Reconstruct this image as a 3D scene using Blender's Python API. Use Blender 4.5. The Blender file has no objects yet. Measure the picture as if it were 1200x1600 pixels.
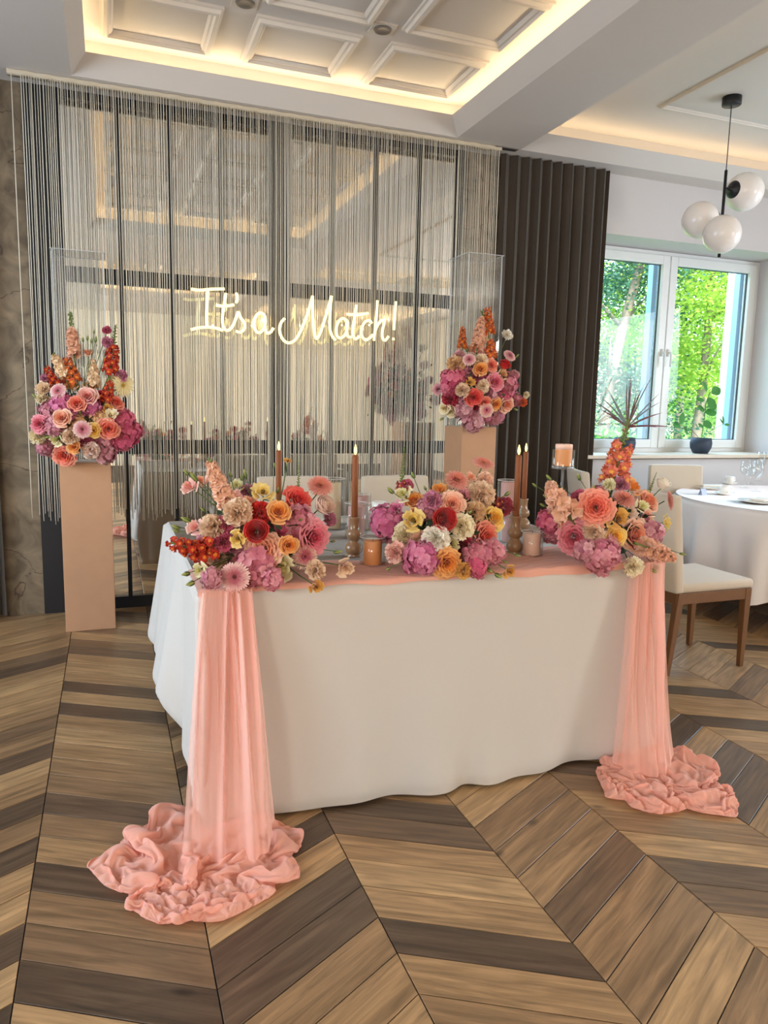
import bpy, math, random
import numpy as np
from mathutils import Vector, Matrix, Quaternion, noise as mnoise

random.seed(7); np.random.seed(7)
C = bpy.context.scene.collection
sc = bpy.context.scene
PI = math.pi

# ---------------------------------------------------------------- camera
CAM = Vector((0, 0, 1.35))
CR = Vector((0.9377485, -0.34669129, 0.02080633))
CU = Vector((0.0299855, 0.14049778, 0.98962682))
CF = Vector((0.34601824, 0.92739718, -0.14214729))
FPX = 1154.461
cam = bpy.data.cameras.new('camera'); camo = bpy.data.objects.new('camera', cam); C.objects.link(camo)
cam.sensor_fit = 'VERTICAL'; cam.sensor_height = 36; cam.lens = FPX / 1600 * 36
cam.clip_start = .05; cam.clip_end = 200
camo.matrix_world = Matrix(((CR.x, CU.x, -CF.x, CAM.x), (CR.y, CU.y, -CF.y, CAM.y), (CR.z, CU.z, -CF.z, CAM.z), (0, 0, 0, 1)))
sc.camera = camo

# ---------------------------------------------------------------- world, sun, window light, exposure
sc.view_settings.view_transform = 'Standard'; sc.view_settings.look = 'None'
sc.view_settings.gamma = 1; sc.view_settings.use_curve_mapping = False
sc.view_settings.exposure = 0.0
w = bpy.data.worlds.new('world'); sc.world = w; w.use_nodes = True
nt = w.node_tree; nt.nodes.clear()
o_ = nt.nodes.new('ShaderNodeOutputWorld'); bg = nt.nodes.new('ShaderNodeBackground'); sk = nt.nodes.new('ShaderNodeTexSky')
sk.sky_type = 'NISHITA'; sk.sun_disc = False; sk.sun_elevation = math.radians(48); sk.sun_rotation = math.radians(200)
sk.air_density = 1.3; sk.dust_density = 2.5
bg.inputs[1].default_value = 1.0
nt.links.new(sk.outputs[0], bg.inputs[0]); nt.links.new(bg.outputs[0], o_.inputs[0])

def lamp(name, typ, energy, color, loc, direction=None, size=None, size_y=None, spread=None, **kw):
    l = bpy.data.lights.new(name, typ); l.energy = energy; l.color = color
    if typ == 'AREA':
        l.shape = 'RECTANGLE'; l.size = size; l.size_y = size_y or size
        if spread: l.spread = spread
    for k, v in kw.items(): setattr(l, k, v)
    o = bpy.data.objects.new(name, l); C.objects.link(o); o.location = loc
    if direction is not None: o.rotation_euler = Vector(direction).to_track_quat('-Z', 'Y').to_euler()
    return o
lamp('sun', 'SUN', 5.5, (1, .95, .86), (0, 0, 20), (.25, .75, -.85), angle=.01)
DAY = (.66, .82, 1.0)
# daylight from the left and right windows; the rearmost pair is added fill
lamp('left_daylight_and_fill', 'AREA', 120, (.62, .80, 1.0), (-2.97, 2.9, 1.75), (1, 0, -.05), 1.9, 1.7)
lamp('left_daylight_and_fill', 'AREA', 45, (.86, .93, 1.0), (-2.97, -.6, 1.75), (1, 0, -.05), 1.9, 1.7)
lamp('left_daylight_and_fill', 'AREA', 210, (1, .96, .90), (-2.97, -4.2, 1.75), (1, 0, -.05), 1.9, 1.7)  # lamp of an added window, there to brighten the rear of the room
lamp('right_daylight_and_fill', 'AREA', 115, DAY, (6.57, 2.4, 1.75), (-1, 0, -.05), 1.9, 1.7)
lamp('right_daylight_and_fill', 'AREA', 210, (1, .96, .90), (6.57, -2.2, 1.75), (-1, 0, -.05), 1.9, 1.7)  # added rear window on this side, its lamp lights the room behind
lamp('added_garden_fill', 'AREA', 330, (.50, .76, 1.0), (4.7, 7.0, 4.1), (-.05, -1, -.85), 3.2, 1.4)  # unseen area lamp added above the window to brighten reveal and sill
lamp('window_portal', 'AREA', 1, (1, 1, 1), (4.6, 5.45, 1.86), (0, -1, 0), 2.1, 1.8).data.cycles.is_portal = True
cy = sc.cycles
cy.max_bounces = 9; cy.diffuse_bounces = 5; cy.glossy_bounces = 5; cy.transmission_bounces = 8; cy.transparent_max_bounces = 16
cy.caustics_reflective = False; cy.caustics_refractive = False; cy.sample_clamp_indirect = 4
cy.use_denoising = True

# ---------------------------------------------------------------- helpers: rays of the photograph to real places
def ray(x, y): return CR * ((x - 600) / FPX) - CU * ((y - 800) / FPX) + CF
def atY(x, y, Y): d = ray(x, y); return CAM + d * (Y / d.y)
def atZ(x, y, z): d = ray(x, y); return CAM + d * ((z - CAM.z) / d.z)
def depth(p): return (Vector(p) - CAM).dot(CF)

# ---------------------------------------------------------------- helpers: materials
MATS = {}
def lin(c):
    return tuple(((v / 255) / 12.92 if v / 255 <= .04045 else ((v / 255 + .055) / 1.055) ** 2.4) for v in c)
def mat(name, color, rough=.5, metal=0, spec=.5, trans=0, emit=None, estr=0, noise=0, nscale=30, bump=0, bscale=200, sheen=0, subsurf=0, ior=1.45, alpha=1, coat=0, bstretch=None):
    if name in MATS: return MATS[name]
    m = bpy.data.materials.new(name); m.use_nodes = True; MATS[name] = m
    n = m.node_tree; b = n.nodes['Principled BSDF']
    c = (*lin(color), 1) if max(color) > 1 else (*color, 1)
    b.inputs['Base Color'].default_value = c; b.inputs['Roughness'].default_value = rough
    b.inputs['Metallic'].default_value = metal; b.inputs['Specular IOR Level'].default_value = spec
    b.inputs['Transmission Weight'].default_value = trans; b.inputs['IOR'].default_value = ior
    b.inputs['Alpha'].default_value = alpha; b.inputs['Coat Weight'].default_value = coat
    if sheen: b.inputs['Sheen Weight'].default_value = sheen
    if subsurf: b.inputs['Subsurface Weight'].default_value = subsurf; b.inputs['Subsurface Radius'].default_value = (.02, .012, .008)
    if emit: b.inputs['Emission Color'].default_value = (*emit, 1); b.inputs['Emission Strength'].default_value = estr
    tc = n.nodes.new('ShaderNodeTexCoord')
    if noise:
        t = n.nodes.new('ShaderNodeTexNoise'); t.inputs['Scale'].default_value = nscale; t.inputs['Detail'].default_value = 4
        mx = n.nodes.new('ShaderNodeMix'); mx.data_type = 'RGBA'; mx.blend_type = 'MULTIPLY'
        mr = n.nodes.new('ShaderNodeMapRange'); mr.inputs[3].default_value = 1 - noise; mr.inputs[4].default_value = 1 + noise * .4
        n.links.new(tc.outputs['Object'], t.inputs['Vector']); n.links.new(t.outputs[0], mr.inputs[0])
        mx.inputs[0].default_value = 1; mx.inputs[6].default_value = c; n.links.new(mr.outputs[0], mx.inputs[7]); n.links.new(mx.outputs[2], b.inputs['Base Color'])
    if bump:
        t = n.nodes.new('ShaderNodeTexNoise'); t.inputs['Scale'].default_value = bscale; t.inputs['Detail'].default_value = 2
        bp = n.nodes.new('ShaderNodeBump'); bp.inputs['Strength'].default_value = bump; bp.inputs['Distance'].default_value = .002
        if bstretch:
            mp = n.nodes.new('ShaderNodeMapping'); mp.inputs['Scale'].default_value = bstretch
            n.links.new(tc.outputs['Object'], mp.inputs[0]); n.links.new(mp.outputs[0], t.inputs['Vector'])
        else: n.links.new(tc.outputs['Object'], t.inputs['Vector'])
        n.links.new(t.outputs[0], bp.inputs['Height']); n.links.new(bp.outputs[0], b.inputs['Normal'])
    return m

def petal_mat(name, c0, c1, c2=None, p1=.5):
    """petal colour runs from the heart of the flower (c0) over c1 to the rim (c2); the gradient is the flower's own"""
    if name in MATS: return MATS[name]
    m = bpy.data.materials.new(name); m.use_nodes = True; MATS[name] = m
    n = m.node_tree; b = n.nodes['Principled BSDF']
    at = n.nodes.new('ShaderNodeAttribute'); at.attribute_name = 'g'
    cr = n.nodes.new('ShaderNodeValToRGB'); e = cr.color_ramp.elements
    e[0].color = (*lin(c0), 1); e[1].color = (*lin(c2 or c1), 1)
    if c2: x = e.new(p1); x.color = (*lin(c1), 1)
    tc = n.nodes.new('ShaderNodeTexCoord'); t = n.nodes.new('ShaderNodeTexNoise'); t.inputs['Scale'].default_value = 3.2; t.inputs['Detail'].default_value = 3
    mr = n.nodes.new('ShaderNodeMapRange'); mr.inputs[3].default_value = -.16; mr.inputs[4].default_value = .16
    ad = n.nodes.new('ShaderNodeMath'); ad.operation = 'ADD'
    n.links.new(tc.outputs['Object'], t.inputs['Vector']); n.links.new(t.outputs[0], mr.inputs[0]); n.links.new(mr.outputs[0], ad.inputs[1])
    n.links.new(at.outputs['Fac'], ad.inputs[0]); n.links.new(ad.outputs[0], cr.inputs[0]); n.links.new(cr.outputs[0], b.inputs['Base Color'])
    b.inputs['Roughness'].default_value = .6; b.inputs['Specular IOR Level'].default_value = .25; b.inputs['Sheen Weight'].default_value = .15
    tr = n.nodes.new('ShaderNodeBsdfTranslucent'); mx = n.nodes.new('ShaderNodeMixShader'); mx.inputs[0].default_value = .22
    n.links.new(cr.outputs[0], tr.inputs[0]); out = n.nodes['Material Output']
    n.links.new(b.outputs[0], mx.inputs[1]); n.links.new(tr.outputs[0], mx.inputs[2]); n.links.new(mx.outputs[0], out.inputs[0])
    return m

def cheap_glass(name, tint=(1, 1, 1), refl=.12, rough=0.0, body=0.0, bodycol=(1, 1, 1)):
    """clear thin glass: straight-through transparency plus fresnel reflection"""
    if name in MATS: return MATS[name]
    m = bpy.data.materials.new(name); m.use_nodes = True; MATS[name] = m
    n = m.node_tree; n.nodes.remove(n.nodes['Principled BSDF']); out = n.nodes['Material Output']
    tr = n.nodes.new('ShaderNodeBsdfTransparent'); tr.inputs[0].default_value = (*tint, 1)
    gl = n.nodes.new('ShaderNodeBsdfGlossy'); gl.inputs['Roughness'].default_value = rough
    lw = n.nodes.new('ShaderNodeLayerWeight'); lw.inputs[0].default_value = .5
    pw = n.nodes.new('ShaderNodeMath'); pw.operation = 'POWER'; pw.inputs[1].default_value = 4
    ma = n.nodes.new('ShaderNodeMath'); ma.operation = 'MULTIPLY_ADD'; ma.inputs[1].default_value = min(.8, refl * 2.6); ma.inputs[2].default_value = refl * .22
    n.links.new(lw.outputs['Facing'], pw.inputs[0]); n.links.new(pw.outputs[0], ma.inputs[0])
    mx = n.nodes.new('ShaderNodeMixShader')
    n.links.new(ma.outputs[0], mx.inputs[0]); n.links.new(tr.outputs[0], mx.inputs[1]); n.links.new(gl.outputs[0], mx.inputs[2])
    last = mx
    if body:
        df = n.nodes.new('ShaderNodeBsdfDiffuse'); df.inputs[0].default_value = (*bodycol, 1)
        m2 = n.nodes.new('ShaderNodeMixShader'); m2.inputs[0].default_value = body
        n.links.new(mx.outputs[0], m2.inputs[1]); n.links.new(df.outputs[0], m2.inputs[2]); last = m2
    n.links.new(last.outputs[0], out.inputs[0])
    return m

def sheer_mat(name, color, opac=.72):
    if name in MATS: return MATS[name]
    m = bpy.data.materials.new(name); m.use_nodes = True; MATS[name] = m
    n = m.node_tree; b = n.nodes['Principled BSDF']; out = n.nodes['Material Output']
    b.inputs['Base Color'].default_value = (*lin(color), 1); b.inputs['Roughness'].default_value = .75
    b.inputs['Sheen Weight'].default_value = .35; b.inputs['Specular IOR Level'].default_value = .15
    tl = n.nodes.new('ShaderNodeBsdfTranslucent'); tl.inputs[0].default_value = (*lin(color), 1)
    tp = n.nodes.new('ShaderNodeBsdfTransparent')
    m1 = n.nodes.new('ShaderNodeMixShader'); m1.inputs[0].default_value = .3
    m2 = n.nodes.new('ShaderNodeMixShader')
    lw = n.nodes.new('ShaderNodeLayerWeight'); lw.inputs[0].default_value = .35
    mr = n.nodes.new('ShaderNodeMapRange'); mr.inputs[3].default_value = opac; mr.inputs[4].default_value = 1
    n.links.new(lw.outputs['Facing'], mr.inputs[0]); n.links.new(mr.outputs[0], m2.inputs[0])
    n.links.new(b.outputs[0], m1.inputs[1]); n.links.new(tl.outputs[0], m1.inputs[2])
    n.links.new(tp.outputs[0], m2.inputs[1]); n.links.new(m1.outputs[0], m2.inputs[2]); n.links.new(m2.outputs[0], out.inputs[0])
    tc = n.nodes.new('ShaderNodeTexCoord'); t = n.nodes.new('ShaderNodeTexNoise'); t.inputs['Scale'].default_value = 900
    bp = n.nodes.new('ShaderNodeBump'); bp.inputs['Strength'].default_value = .15; bp.inputs['Distance'].default_value = .001
    n.links.new(tc.outputs['Object'], t.inputs['Vector']); n.links.new(t.outputs[0], bp.inputs['Height']); n.links.new(bp.outputs[0], b.inputs['Normal'])
    return m

# ---------------------------------------------------------------- helpers: meshes and objects
class MB:
    def __init__(s): s.v = []; s.f = []; s.m = []; s.g = []
    def add(s, vs, fs, mi=0, g=None):
        o = len(s.v); s.v += [tuple(p) for p in vs]; s.f += [tuple(i + o for i in f) for f in fs]; s.m += [mi] * len(fs)
        s.g += (list(g) if g is not None else [0.0] * len(vs)); return s
    def box(s, x0, x1, y0, y1, z0, z1, mi=0):
        return s.add([(x0, y0, z0), (x1, y0, z0), (x1, y1, z0), (x0, y1, z0), (x0, y0, z1), (x1, y0, z1), (x1, y1, z1), (x0, y1, z1)],
                     [(0, 3, 2, 1), (4, 5, 6, 7), (0, 1, 5, 4), (1, 2, 6, 5), (2, 3, 7, 6), (3, 0, 4, 7)], mi)
    def lathe(s, prof, n=24, mi=0, c=(0, 0, 0), cap=True):
        vs = []; fs = []
        for r, z in prof:
            for k in range(n):
                a = 2 * PI * k / n; vs.append((c[0] + r * math.cos(a), c[1] + r * math.sin(a), c[2] + z))
        for i in range(len(prof) - 1):
            for k in range(n):
                k2 = (k + 1) % n; fs.append((i * n + k, i * n + k2, (i + 1) * n + k2, (i + 1) * n + k))
        if cap:
            if prof[0][0] > 1e-5: fs.append(tuple(range(n - 1, -1, -1)))
            if prof[-1][0] > 1e-5: fs.append(tuple((len(prof) - 1) * n + k for k in range(n)))
        return s.add(vs, fs, mi)
    def tube(s, pts, r, n=6, mi=0, g=None):
        pts = [Vector(p) for p in pts]; vs = []; fs = []
        rs = r if isinstance(r, (list, tuple)) else [r] * len(pts)
        up = Vector((0, 0, 1)); prev = None
        for i, p in enumerate(pts):
            t = (pts[min(i + 1, len(pts) - 1)] - pts[max(i - 1, 0)]).normalized()
            if prev is None:
                a = t.cross(up if abs(t.z) < .9 else Vector((1, 0, 0))).normalized()
            else:
                a = (prev - t * prev.dot(t)).normalized()
            prev = a; b = t.cross(a)
            for k in range(n):
                q = 2 * PI * k / n; vs.append(p + (a * math.cos(q) + b * math.sin(q)) * rs[i])
        for i in range(len(pts) - 1):
            for k in range(n):
                k2 = (k + 1) % n; fs.append((i * n + k, i * n + k2, (i + 1) * n + k2, (i + 1) * n + k))
        fs.append(tuple(range(n - 1, -1, -1))); fs.append(tuple((len(pts) - 1) * n + k for k in range(n)))
        return s.add(vs, fs, mi, None if g is None else [g] * len(vs))
    def grid(s, P, mi=0, g=None, wrap=False):
        """P[i][j] points"""
        ni = len(P); nj = len(P[0]); vs = [p for row in P for p in row]; fs = []
        for i in range(ni - 1):
            for j in range(nj - (0 if wrap else 1)):
                j2 = (j + 1) % nj
                fs.append((i * nj + j, i * nj + j2, (i + 1) * nj + j2, (i + 1) * nj + j))
        return s.add(vs, fs, mi, None if g is None else [x for row in g for x in row])
    def mesh(s, name, mats, smooth=True, auto=None):
        me = bpy.data.meshes.new(name); me.from_pydata(s.v, [], s.f)
        for m in (mats if isinstance(mats, (list, tuple)) else [mats]): me.materials.append(m)
        me.polygons.foreach_set('material_index', s.m)
        me.polygons.foreach_set('use_smooth', [smooth] * len(s.f))
        if any(s.g):
            a = me.attributes.new('g', 'FLOAT', 'POINT'); a.data.foreach_set('value', s.g)
        me.update()
        if auto: 
            try: me.set_sharp_from_angle(angle=math.radians(auto))
            except Exception: pass
        return me

def ob(name, me, parent=None, loc=(0, 0, 0), rot=None, label=None):
    o = bpy.data.objects.new(name, me); C.objects.link(o)
    if parent: o.parent = parent
    o.location = loc
    if rot is not None:
        o.rotation_mode = 'QUATERNION' if isinstance(rot, Quaternion) else 'XYZ'
        if isinstance(rot, Quaternion): o.rotation_quaternion = rot
        else: o.rotation_euler = rot
    if label: o['label'] = label
    return o
def tag(o, label=None, cat=None, group=None, kind=None):
    if label: o['label'] = label
    if cat: o['category'] = cat
    if group: o['group'] = group
    if kind: o['kind'] = kind
    return o
def thing(name, loc, label, cat, group=None, rotz=0):
    o = bpy.data.objects.new(name, None); C.objects.link(o); o.location = loc; o.rotation_euler = (0, 0, rotz); o.empty_display_size = .05
    return tag(o, label, cat, group)
def bevel(o, w, seg=2):
    b = o.modifiers.new('bevel', 'BEVEL'); b.width = w; b.segments = seg; b.limit_method = 'ANGLE'; b.angle_limit = math.radians(40)
    return o
def struct(name, me, label=None, parent=None):
    o = ob(name, me, parent)
    if not parent: o['kind'] = 'structure'; o['category'] = name.split('_')[0]
    if label: o['label'] = label
    return o
def copy_tree(src, loc, rotz, label):
    c = src.copy(); C.objects.link(c); c.location = loc; c.rotation_euler = (0, 0, rotz); c['label'] = label
    for ch in list(src.children):
        d = ch.copy(); C.objects.link(d); d.parent = c
        for g in ch.children:
            e = g.copy(); C.objects.link(e); e.parent = d
    return c

WHITE = mat('white_paint', (222, 216, 208), .75, bump=.15, bscale=400)
BLACK = mat('black_metal', (20, 20, 24), .45)

# ================================================================ ROOM SHELL
XL, XR, YB, YW, HS, HU = -3.0, 6.6, -6.4, 5.02, 3.15, 3.385
WALLM = mat('grey_wall_paint', (200, 194, 192), .8, bump=.2, bscale=300)
CREAM = mat('cream_wall_paint', (234, 224, 204), .8, bump=.2, bscale=300)

def wood_floor_mat():
    m = bpy.data.materials.new('oak_plank'); m.use_nodes = True; n = m.node_tree; b = n.nodes['Principled BSDF']; L = n.links.new
    ag = n.nodes.new('ShaderNodeAttribute'); ag.attribute_name = 'gp'; at = n.nodes.new('ShaderNodeAttribute'); at.attribute_name = 'tone'
    mp = n.nodes.new('ShaderNodeMapping'); mp.inputs['Scale'].default_value = (1.8, 30, 1); L(ag.outputs['Vector'], mp.inputs[0])
    n1 = n.nodes.new('ShaderNodeTexNoise'); n1.inputs['Scale'].default_value = 1.6; n1.inputs['Detail'].default_value = 7; n1.inputs['Roughness'].default_value = .62; n1.inputs['Distortion'].default_value = .9; L(mp.outputs[0], n1.inputs['Vector'])
    mp2 = n.nodes.new('ShaderNodeMapping'); mp2.inputs['Scale'].default_value = (1.1, 6.5, 1); L(ag.outputs['Vector'], mp2.inputs[0])
    n2 = n.nodes.new('ShaderNodeTexNoise'); n2.inputs['Scale'].default_value = 1.5; n2.inputs['Detail'].default_value = 2; n2.inputs['Distortion'].default_value = .8; L(mp2.outputs[0], n2.inputs['Vector'])
    wv = n.nodes.new('ShaderNodeMath'); wv.operation = 'MULTIPLY'; wv.inputs[1].default_value = 30; L(n2.outputs[0], wv.inputs[0])
    sn = n.nodes.new('ShaderNodeMath'); sn.operation = 'SINE'; L(wv.outputs[0], sn.inputs[0])
    base = n.nodes.new('ShaderNodeValToRGB'); e = base.color_ramp.elements
    e[0].color = (*lin((96, 77, 59)), 1); e[1].color = (*lin((202, 164, 116)), 1)
    for p, c in ((.2, (114, 91, 70)), (.38, (142, 111, 80)), (.6, (172, 135, 94)), (.8, (188, 150, 105))):
        x = e.new(p); x.color = (*lin(c), 1)
    L(at.outputs['Fac'], base.inputs[0])
    r1 = n.nodes.new('ShaderNodeMapRange'); r1.inputs[1].default_value = .3; r1.inputs[2].default_value = .72; r1.inputs[3].default_value = 1.18; r1.inputs[4].default_value = .50; L(n1.outputs[0], r1.inputs[0])
    r2 = n.nodes.new('ShaderNodeMapRange'); r2.inputs[1].default_value = -1; r2.inputs[3].default_value = .86; r2.inputs[4].default_value = 1.07; L(sn.outputs[0], r2.inputs[0])
    mm = n.nodes.new('ShaderNodeMath'); mm.operation = 'MULTIPLY'; L(r1.outputs[0], mm.inputs[0]); L(r2.outputs[0], mm.inputs[1])
    # knots
    vo = n.nodes.new('ShaderNodeTexVoronoi'); vo.inputs['Scale'].default_value = 2.3; mp3 = n.nodes.new('ShaderNodeMapping'); mp3.inputs['Scale'].default_value = (.8, 1.6, 1); L(ag.outputs['Vector'], mp3.inputs[0]); L(mp3.outputs[0], vo.inputs['Vector'])
    r1.inputs[3].default_value = 1.02; r1.inputs[4].default_value = .40
    r3 = n.nodes.new('ShaderNodeMapRange'); r3.inputs[1].default_value = .02; r3.inputs[2].default_value = .07; r3.inputs[3].default_value = .35; r3.inputs[4].default_value = 1; L(vo.outputs['Distance'], r3.inputs[0])
    m3 = n.nodes.new('ShaderNodeMath'); m3.operation = 'MULTIPLY'; L(mm.outputs[0], m3.inputs[0]); L(r3.outputs[0], m3.inputs[1])
    mx = n.nodes.new('ShaderNodeMix'); mx.data_type = 'RGBA'; mx.blend_type = 'MULTIPLY'; mx.inputs[0].default_value = 1
    L(base.outputs[0], mx.inputs[6]); L(m3.outputs[0], mx.inputs[7]); L(mx.outputs[2], b.inputs['Base Color'])
    rr = n.nodes.new('ShaderNodeMapRange'); rr.inputs[3].default_value = .24; rr.inputs[4].default_value = .42; L(n1.outputs[0], rr.inputs[0]); L(rr.outputs[0], b.inputs['Roughness'])
    b.inputs['Specular IOR Level'].default_value = .45
    bp = n.nodes.new('ShaderNodeBump'); bp.inputs['Strength'].default_value = .35; bp.inputs['Distance'].default_value = .0015; L(n1.outputs[0], bp.inputs['Height']); L(bp.outputs[0], b.inputs['Normal'])
    return m
PLANK = wood_floor_mat()
JOINT = mat('dark_joint', (58, 44, 36), .8)
SX, PITCH, SLP = .4385, .1375, .25
floor = struct('floor', MB().box(XL, XR, YB, YW, -.05, -.006).mesh('floor', JOINT, False), 'chevron wood floor of light and dark oak planks with dark joints')
cand = []
for c in range(-7, 15):
    x0 = .636 + c * SX; x1 = x0 + SX; g = .0016
    up = (c % 2 == 1)
    ph0 = 1.433 if up else 1.408
    for k in range(-30, 34):
        ya = ph0 + k * PITCH; yb = ya + (SLP if up else -SLP)
        cand.append((x0, x1, ya, yb, c, k, up))
def plank_mb(x0, x1, ya, yb, rng):
    g = .0017; sl = (yb - ya) / (x1 - x0)
    xa, xb = max(x0 + g, XL), min(x1 - g, XR)
    if xb - xa < .02: return None
    v = []
    def yy(x, y): return y + (x - x0) * sl
    lo = [(xa, yy(xa, ya) + g), (xb, yy(xb, ya) + g)]; hi = [(xb, yy(xb, ya) + PITCH - g), (xa, yy(xa, ya) + PITCH - g)]
    q = lo + hi
    q = [(x, min(max(y, YB), YW)) for x, y in q]
    if max(p[1] for p in q) - min(p[1] for p in q) < .01: return None
    return q
inview = []
for it in cand:
    x0, x1, ya, yb, c, k, up = it
    q = plank_mb(x0, x1, ya, yb, None)
    if not q: continue
    cx = sum(p[0] for p in q) / 4; cyy = sum(p[1] for p in q) / 4
    P = Vector((cx, cyy, 0)) - CAM; z = P.dot(CF)
    vis = False
    if z > .3:
        px = 600 + FPX * P.dot(CR) / z; py = 800 - FPX * P.dot(CU) / z
        vis = -90 < px < 1290 and 900 < py < 1700 and not (2.45 < cyy < 3.6 and .35 < cx < 1.9)
    inview.append((0 if vis else 1, z if z > 0 else 99, it, q))
inview.sort(key=lambda t: (t[0], t[1]))
rngf = random.Random(11)
def plank_data(q, it):
    x0, x1, ya, yb = it[:4]; L = math.hypot(x1 - x0, yb - ya); ux, uy = (x1 - x0) / L, (yb - ya) / L
    tone = rngf.choice([.02, .1, .22, .35, .45, .55, .62, .7, .78, .85, .95, .5, .65, .8]) + rngf.uniform(-.05, .05)
    off = (rngf.uniform(0, 60), rngf.uniform(0, 60)); z = rngf.uniform(-.0006, .0003)
    b = .0012
    cx = sum(p[0] for p in q) / 4; cy_ = sum(p[1] for p in q) / 4
    qi = []
    for (x, y) in q:
        sx = -b if x > cx else b; e = b if (y - (cy_ + (x - cx) * uy / ux)) < 0 else -b
        qi.append((x + sx, y + e + sx * uy / ux))
    vs = [(x, y, z) for x, y in qi] + [(x, y, z - .0010) for x, y in q] + [(x, y, -.006) for x, y in q]
    fs = [(0, 1, 2, 3)]
    for a in range(4):
        b2 = (a + 1) % 4; fs += [(4 + a, 4 + b2, b2, a), (8 + a, 8 + b2, 4 + b2, 4 + a)]
    gp = [(((x - x0) * ux + (y - ya) * uy) + off[0], (-(x - x0) * uy + (y - ya) * ux) + off[1], 0) for x, y, _ in vs]
    return vs, fs, gp, max(0, min(1, tone))
def plank_mesh(name, items):
    V = []; F = []; G = []; T = []
    for vs, fs, gp, t in items:
        o = len(V); V += vs; F += [tuple(i + o for i in f) for f in fs]; G += gp; T += [t] * len(vs)
    me = bpy.data.meshes.new(name); me.from_pydata(V, [], F); me.materials.append(PLANK)
    a = me.attributes.new('gp', 'FLOAT_VECTOR', 'POINT'); a.data.foreach_set('vector', [x for g_ in G for x in g_])
    a = me.attributes.new('tone', 'FLOAT', 'POINT'); a.data.foreach_set('value', T)
    return me
rest = []
for n_, (v_, z_, it, q) in enumerate(inview):
    d = plank_data(q, it)
    if n_ < 298: ob('plank', plank_mesh('plank', [d]), floor)
    else: rest.append(d)
tag(ob('planks_beyond', plank_mesh('planks_beyond', rest), floor), kind='stuff')

# --- ceiling
REC = [(-.138, 2.262, 1.27, 4.80, .08, .105), (2.768, 6.25, -1.2, 4.835, .13, .085), (-.138, 2.262, -4.0, -.6, .08, .105), (2.768, 6.25, -5.9, -2.2, .13, .085)]
def slab(mb, x0, x1, y0, y1, z0, z1, holes):
    xs = sorted({x0, x1, *[h[0] for h in holes], *[h[1] for h in holes]}); ys = sorted({y0, y1, *[h[2] for h in holes], *[h[3] for h in holes]})
    for i in range(len(xs) - 1):
        for j in range(len(ys) - 1):
            cx, cy_ = (xs[i] + xs[i + 1]) / 2, (ys[j] + ys[j + 1]) / 2
            if any(h[0] < cx < h[1] and h[2] < cy_ < h[3] for h in holes): continue
            mb.box(xs[i], xs[i + 1], ys[j], ys[j + 1], z0, z1)
cb = MB()
slab(cb, XL - .2, XR + .2, YB - .2, YW + .3, HS, HS + .02, REC)
for (x0, x1, y0, y1, d, e) in REC:
    # sloped fascia rising to a ledge that hides the light strip
    ring0 = [(x0, y0, HS), (x1, y0, HS), (x1, y1, HS), (x0, y1, HS)]
    ring1 = [(x0 + d, y0 + d, HS + e), (x1 - d, y0 + d, HS + e), (x1 - d, y1 - d, HS + e), (x0 + d, y1 - d, HS + e)]
    ring2 = [(x + (-.012 if x > (x0 + x1) / 2 else .012) * -1, y + (-.012 if y > (y0 + y1) / 2 else .012) * -1, HS + e + .006) for x, y, z in ring1]
    o = .09
    ring3 = [(x0 - o, y0 - o, HS + e - .03), (x1 + o, y0 - o, HS + e - .03), (x1 + o, y1 + o, HS + e - .03), (x0 - o, y1 + o, HS + e - .03)]
    ring4 = [(a, b, HU + .01) for a, b, _ in ring3]
    rings = [ring0, ring1, ring2, ring3, ring4]
    vs = [p for r in rings for p in r]; fs = []
    for i in range(4):
        for k in range(4):
            k2 = (k + 1) % 4; fs.append((i * 4 + k, i * 4 + k2, (i + 1) * 4 + k2, (i + 1) * 4 + k))
    cb.add(vs, fs)
cb.box(XL - .3, XR + .3, YB - .3, YW + .4, HU, HU + .15)
ceiling = struct('ceiling', cb.mesh('ceiling', mat('ceiling_paint', (206, 198, 190), .7, bump=.15, bscale=350), False), 'white coffered tray ceiling with warm hidden cove lighting')
# hidden light strips on the ledges
WARM = (1.0, .78, .47)
for ri, (x0, x1, y0, y1, d, e) in enumerate(REC):
    z = HS + e + .0
    k = 11 if ri in (0, 2) else 12
    wx, wy = x1 - x0, y1 - y0
    for (cx, cyy, ln, dr, hor) in (((x0 + x1) / 2, y1 + .035, wx, (0, -.55, 1), True), ((x0 + x1) / 2, y0 - .035, wx, (0, .55, 1), True),
                                   (x1 + .035, (y0 + y1) / 2, wy, (-.55, 0, 1), False), (x0 - .035, (y0 + y1) / 2, wy, (.55, 0, 1), False)):
        if ri == 1 and cyy < 0: kk = k
        l = bpy.data.lights.new('cove_light', 'AREA'); l.shape = 'RECTANGLE'; l.size = ln; l.size_y = .02; l.energy = k * ln / 4 * (.80, .36, 3.0, 3.0)[ri]; l.color = WARM
        lo = bpy.data.objects.new('cove_light', l); C.objects.link(lo); lo.location = (cx, cyy, z)
        zax = -Vector(dr).normalized(); xax = Vector((1, 0, 0)) if hor else Vector((0, 1, 0)); yax = zax.cross(xax)
        lo.rotation_euler = Matrix((xax, yax, zax)).transposed().to_euler()
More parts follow.
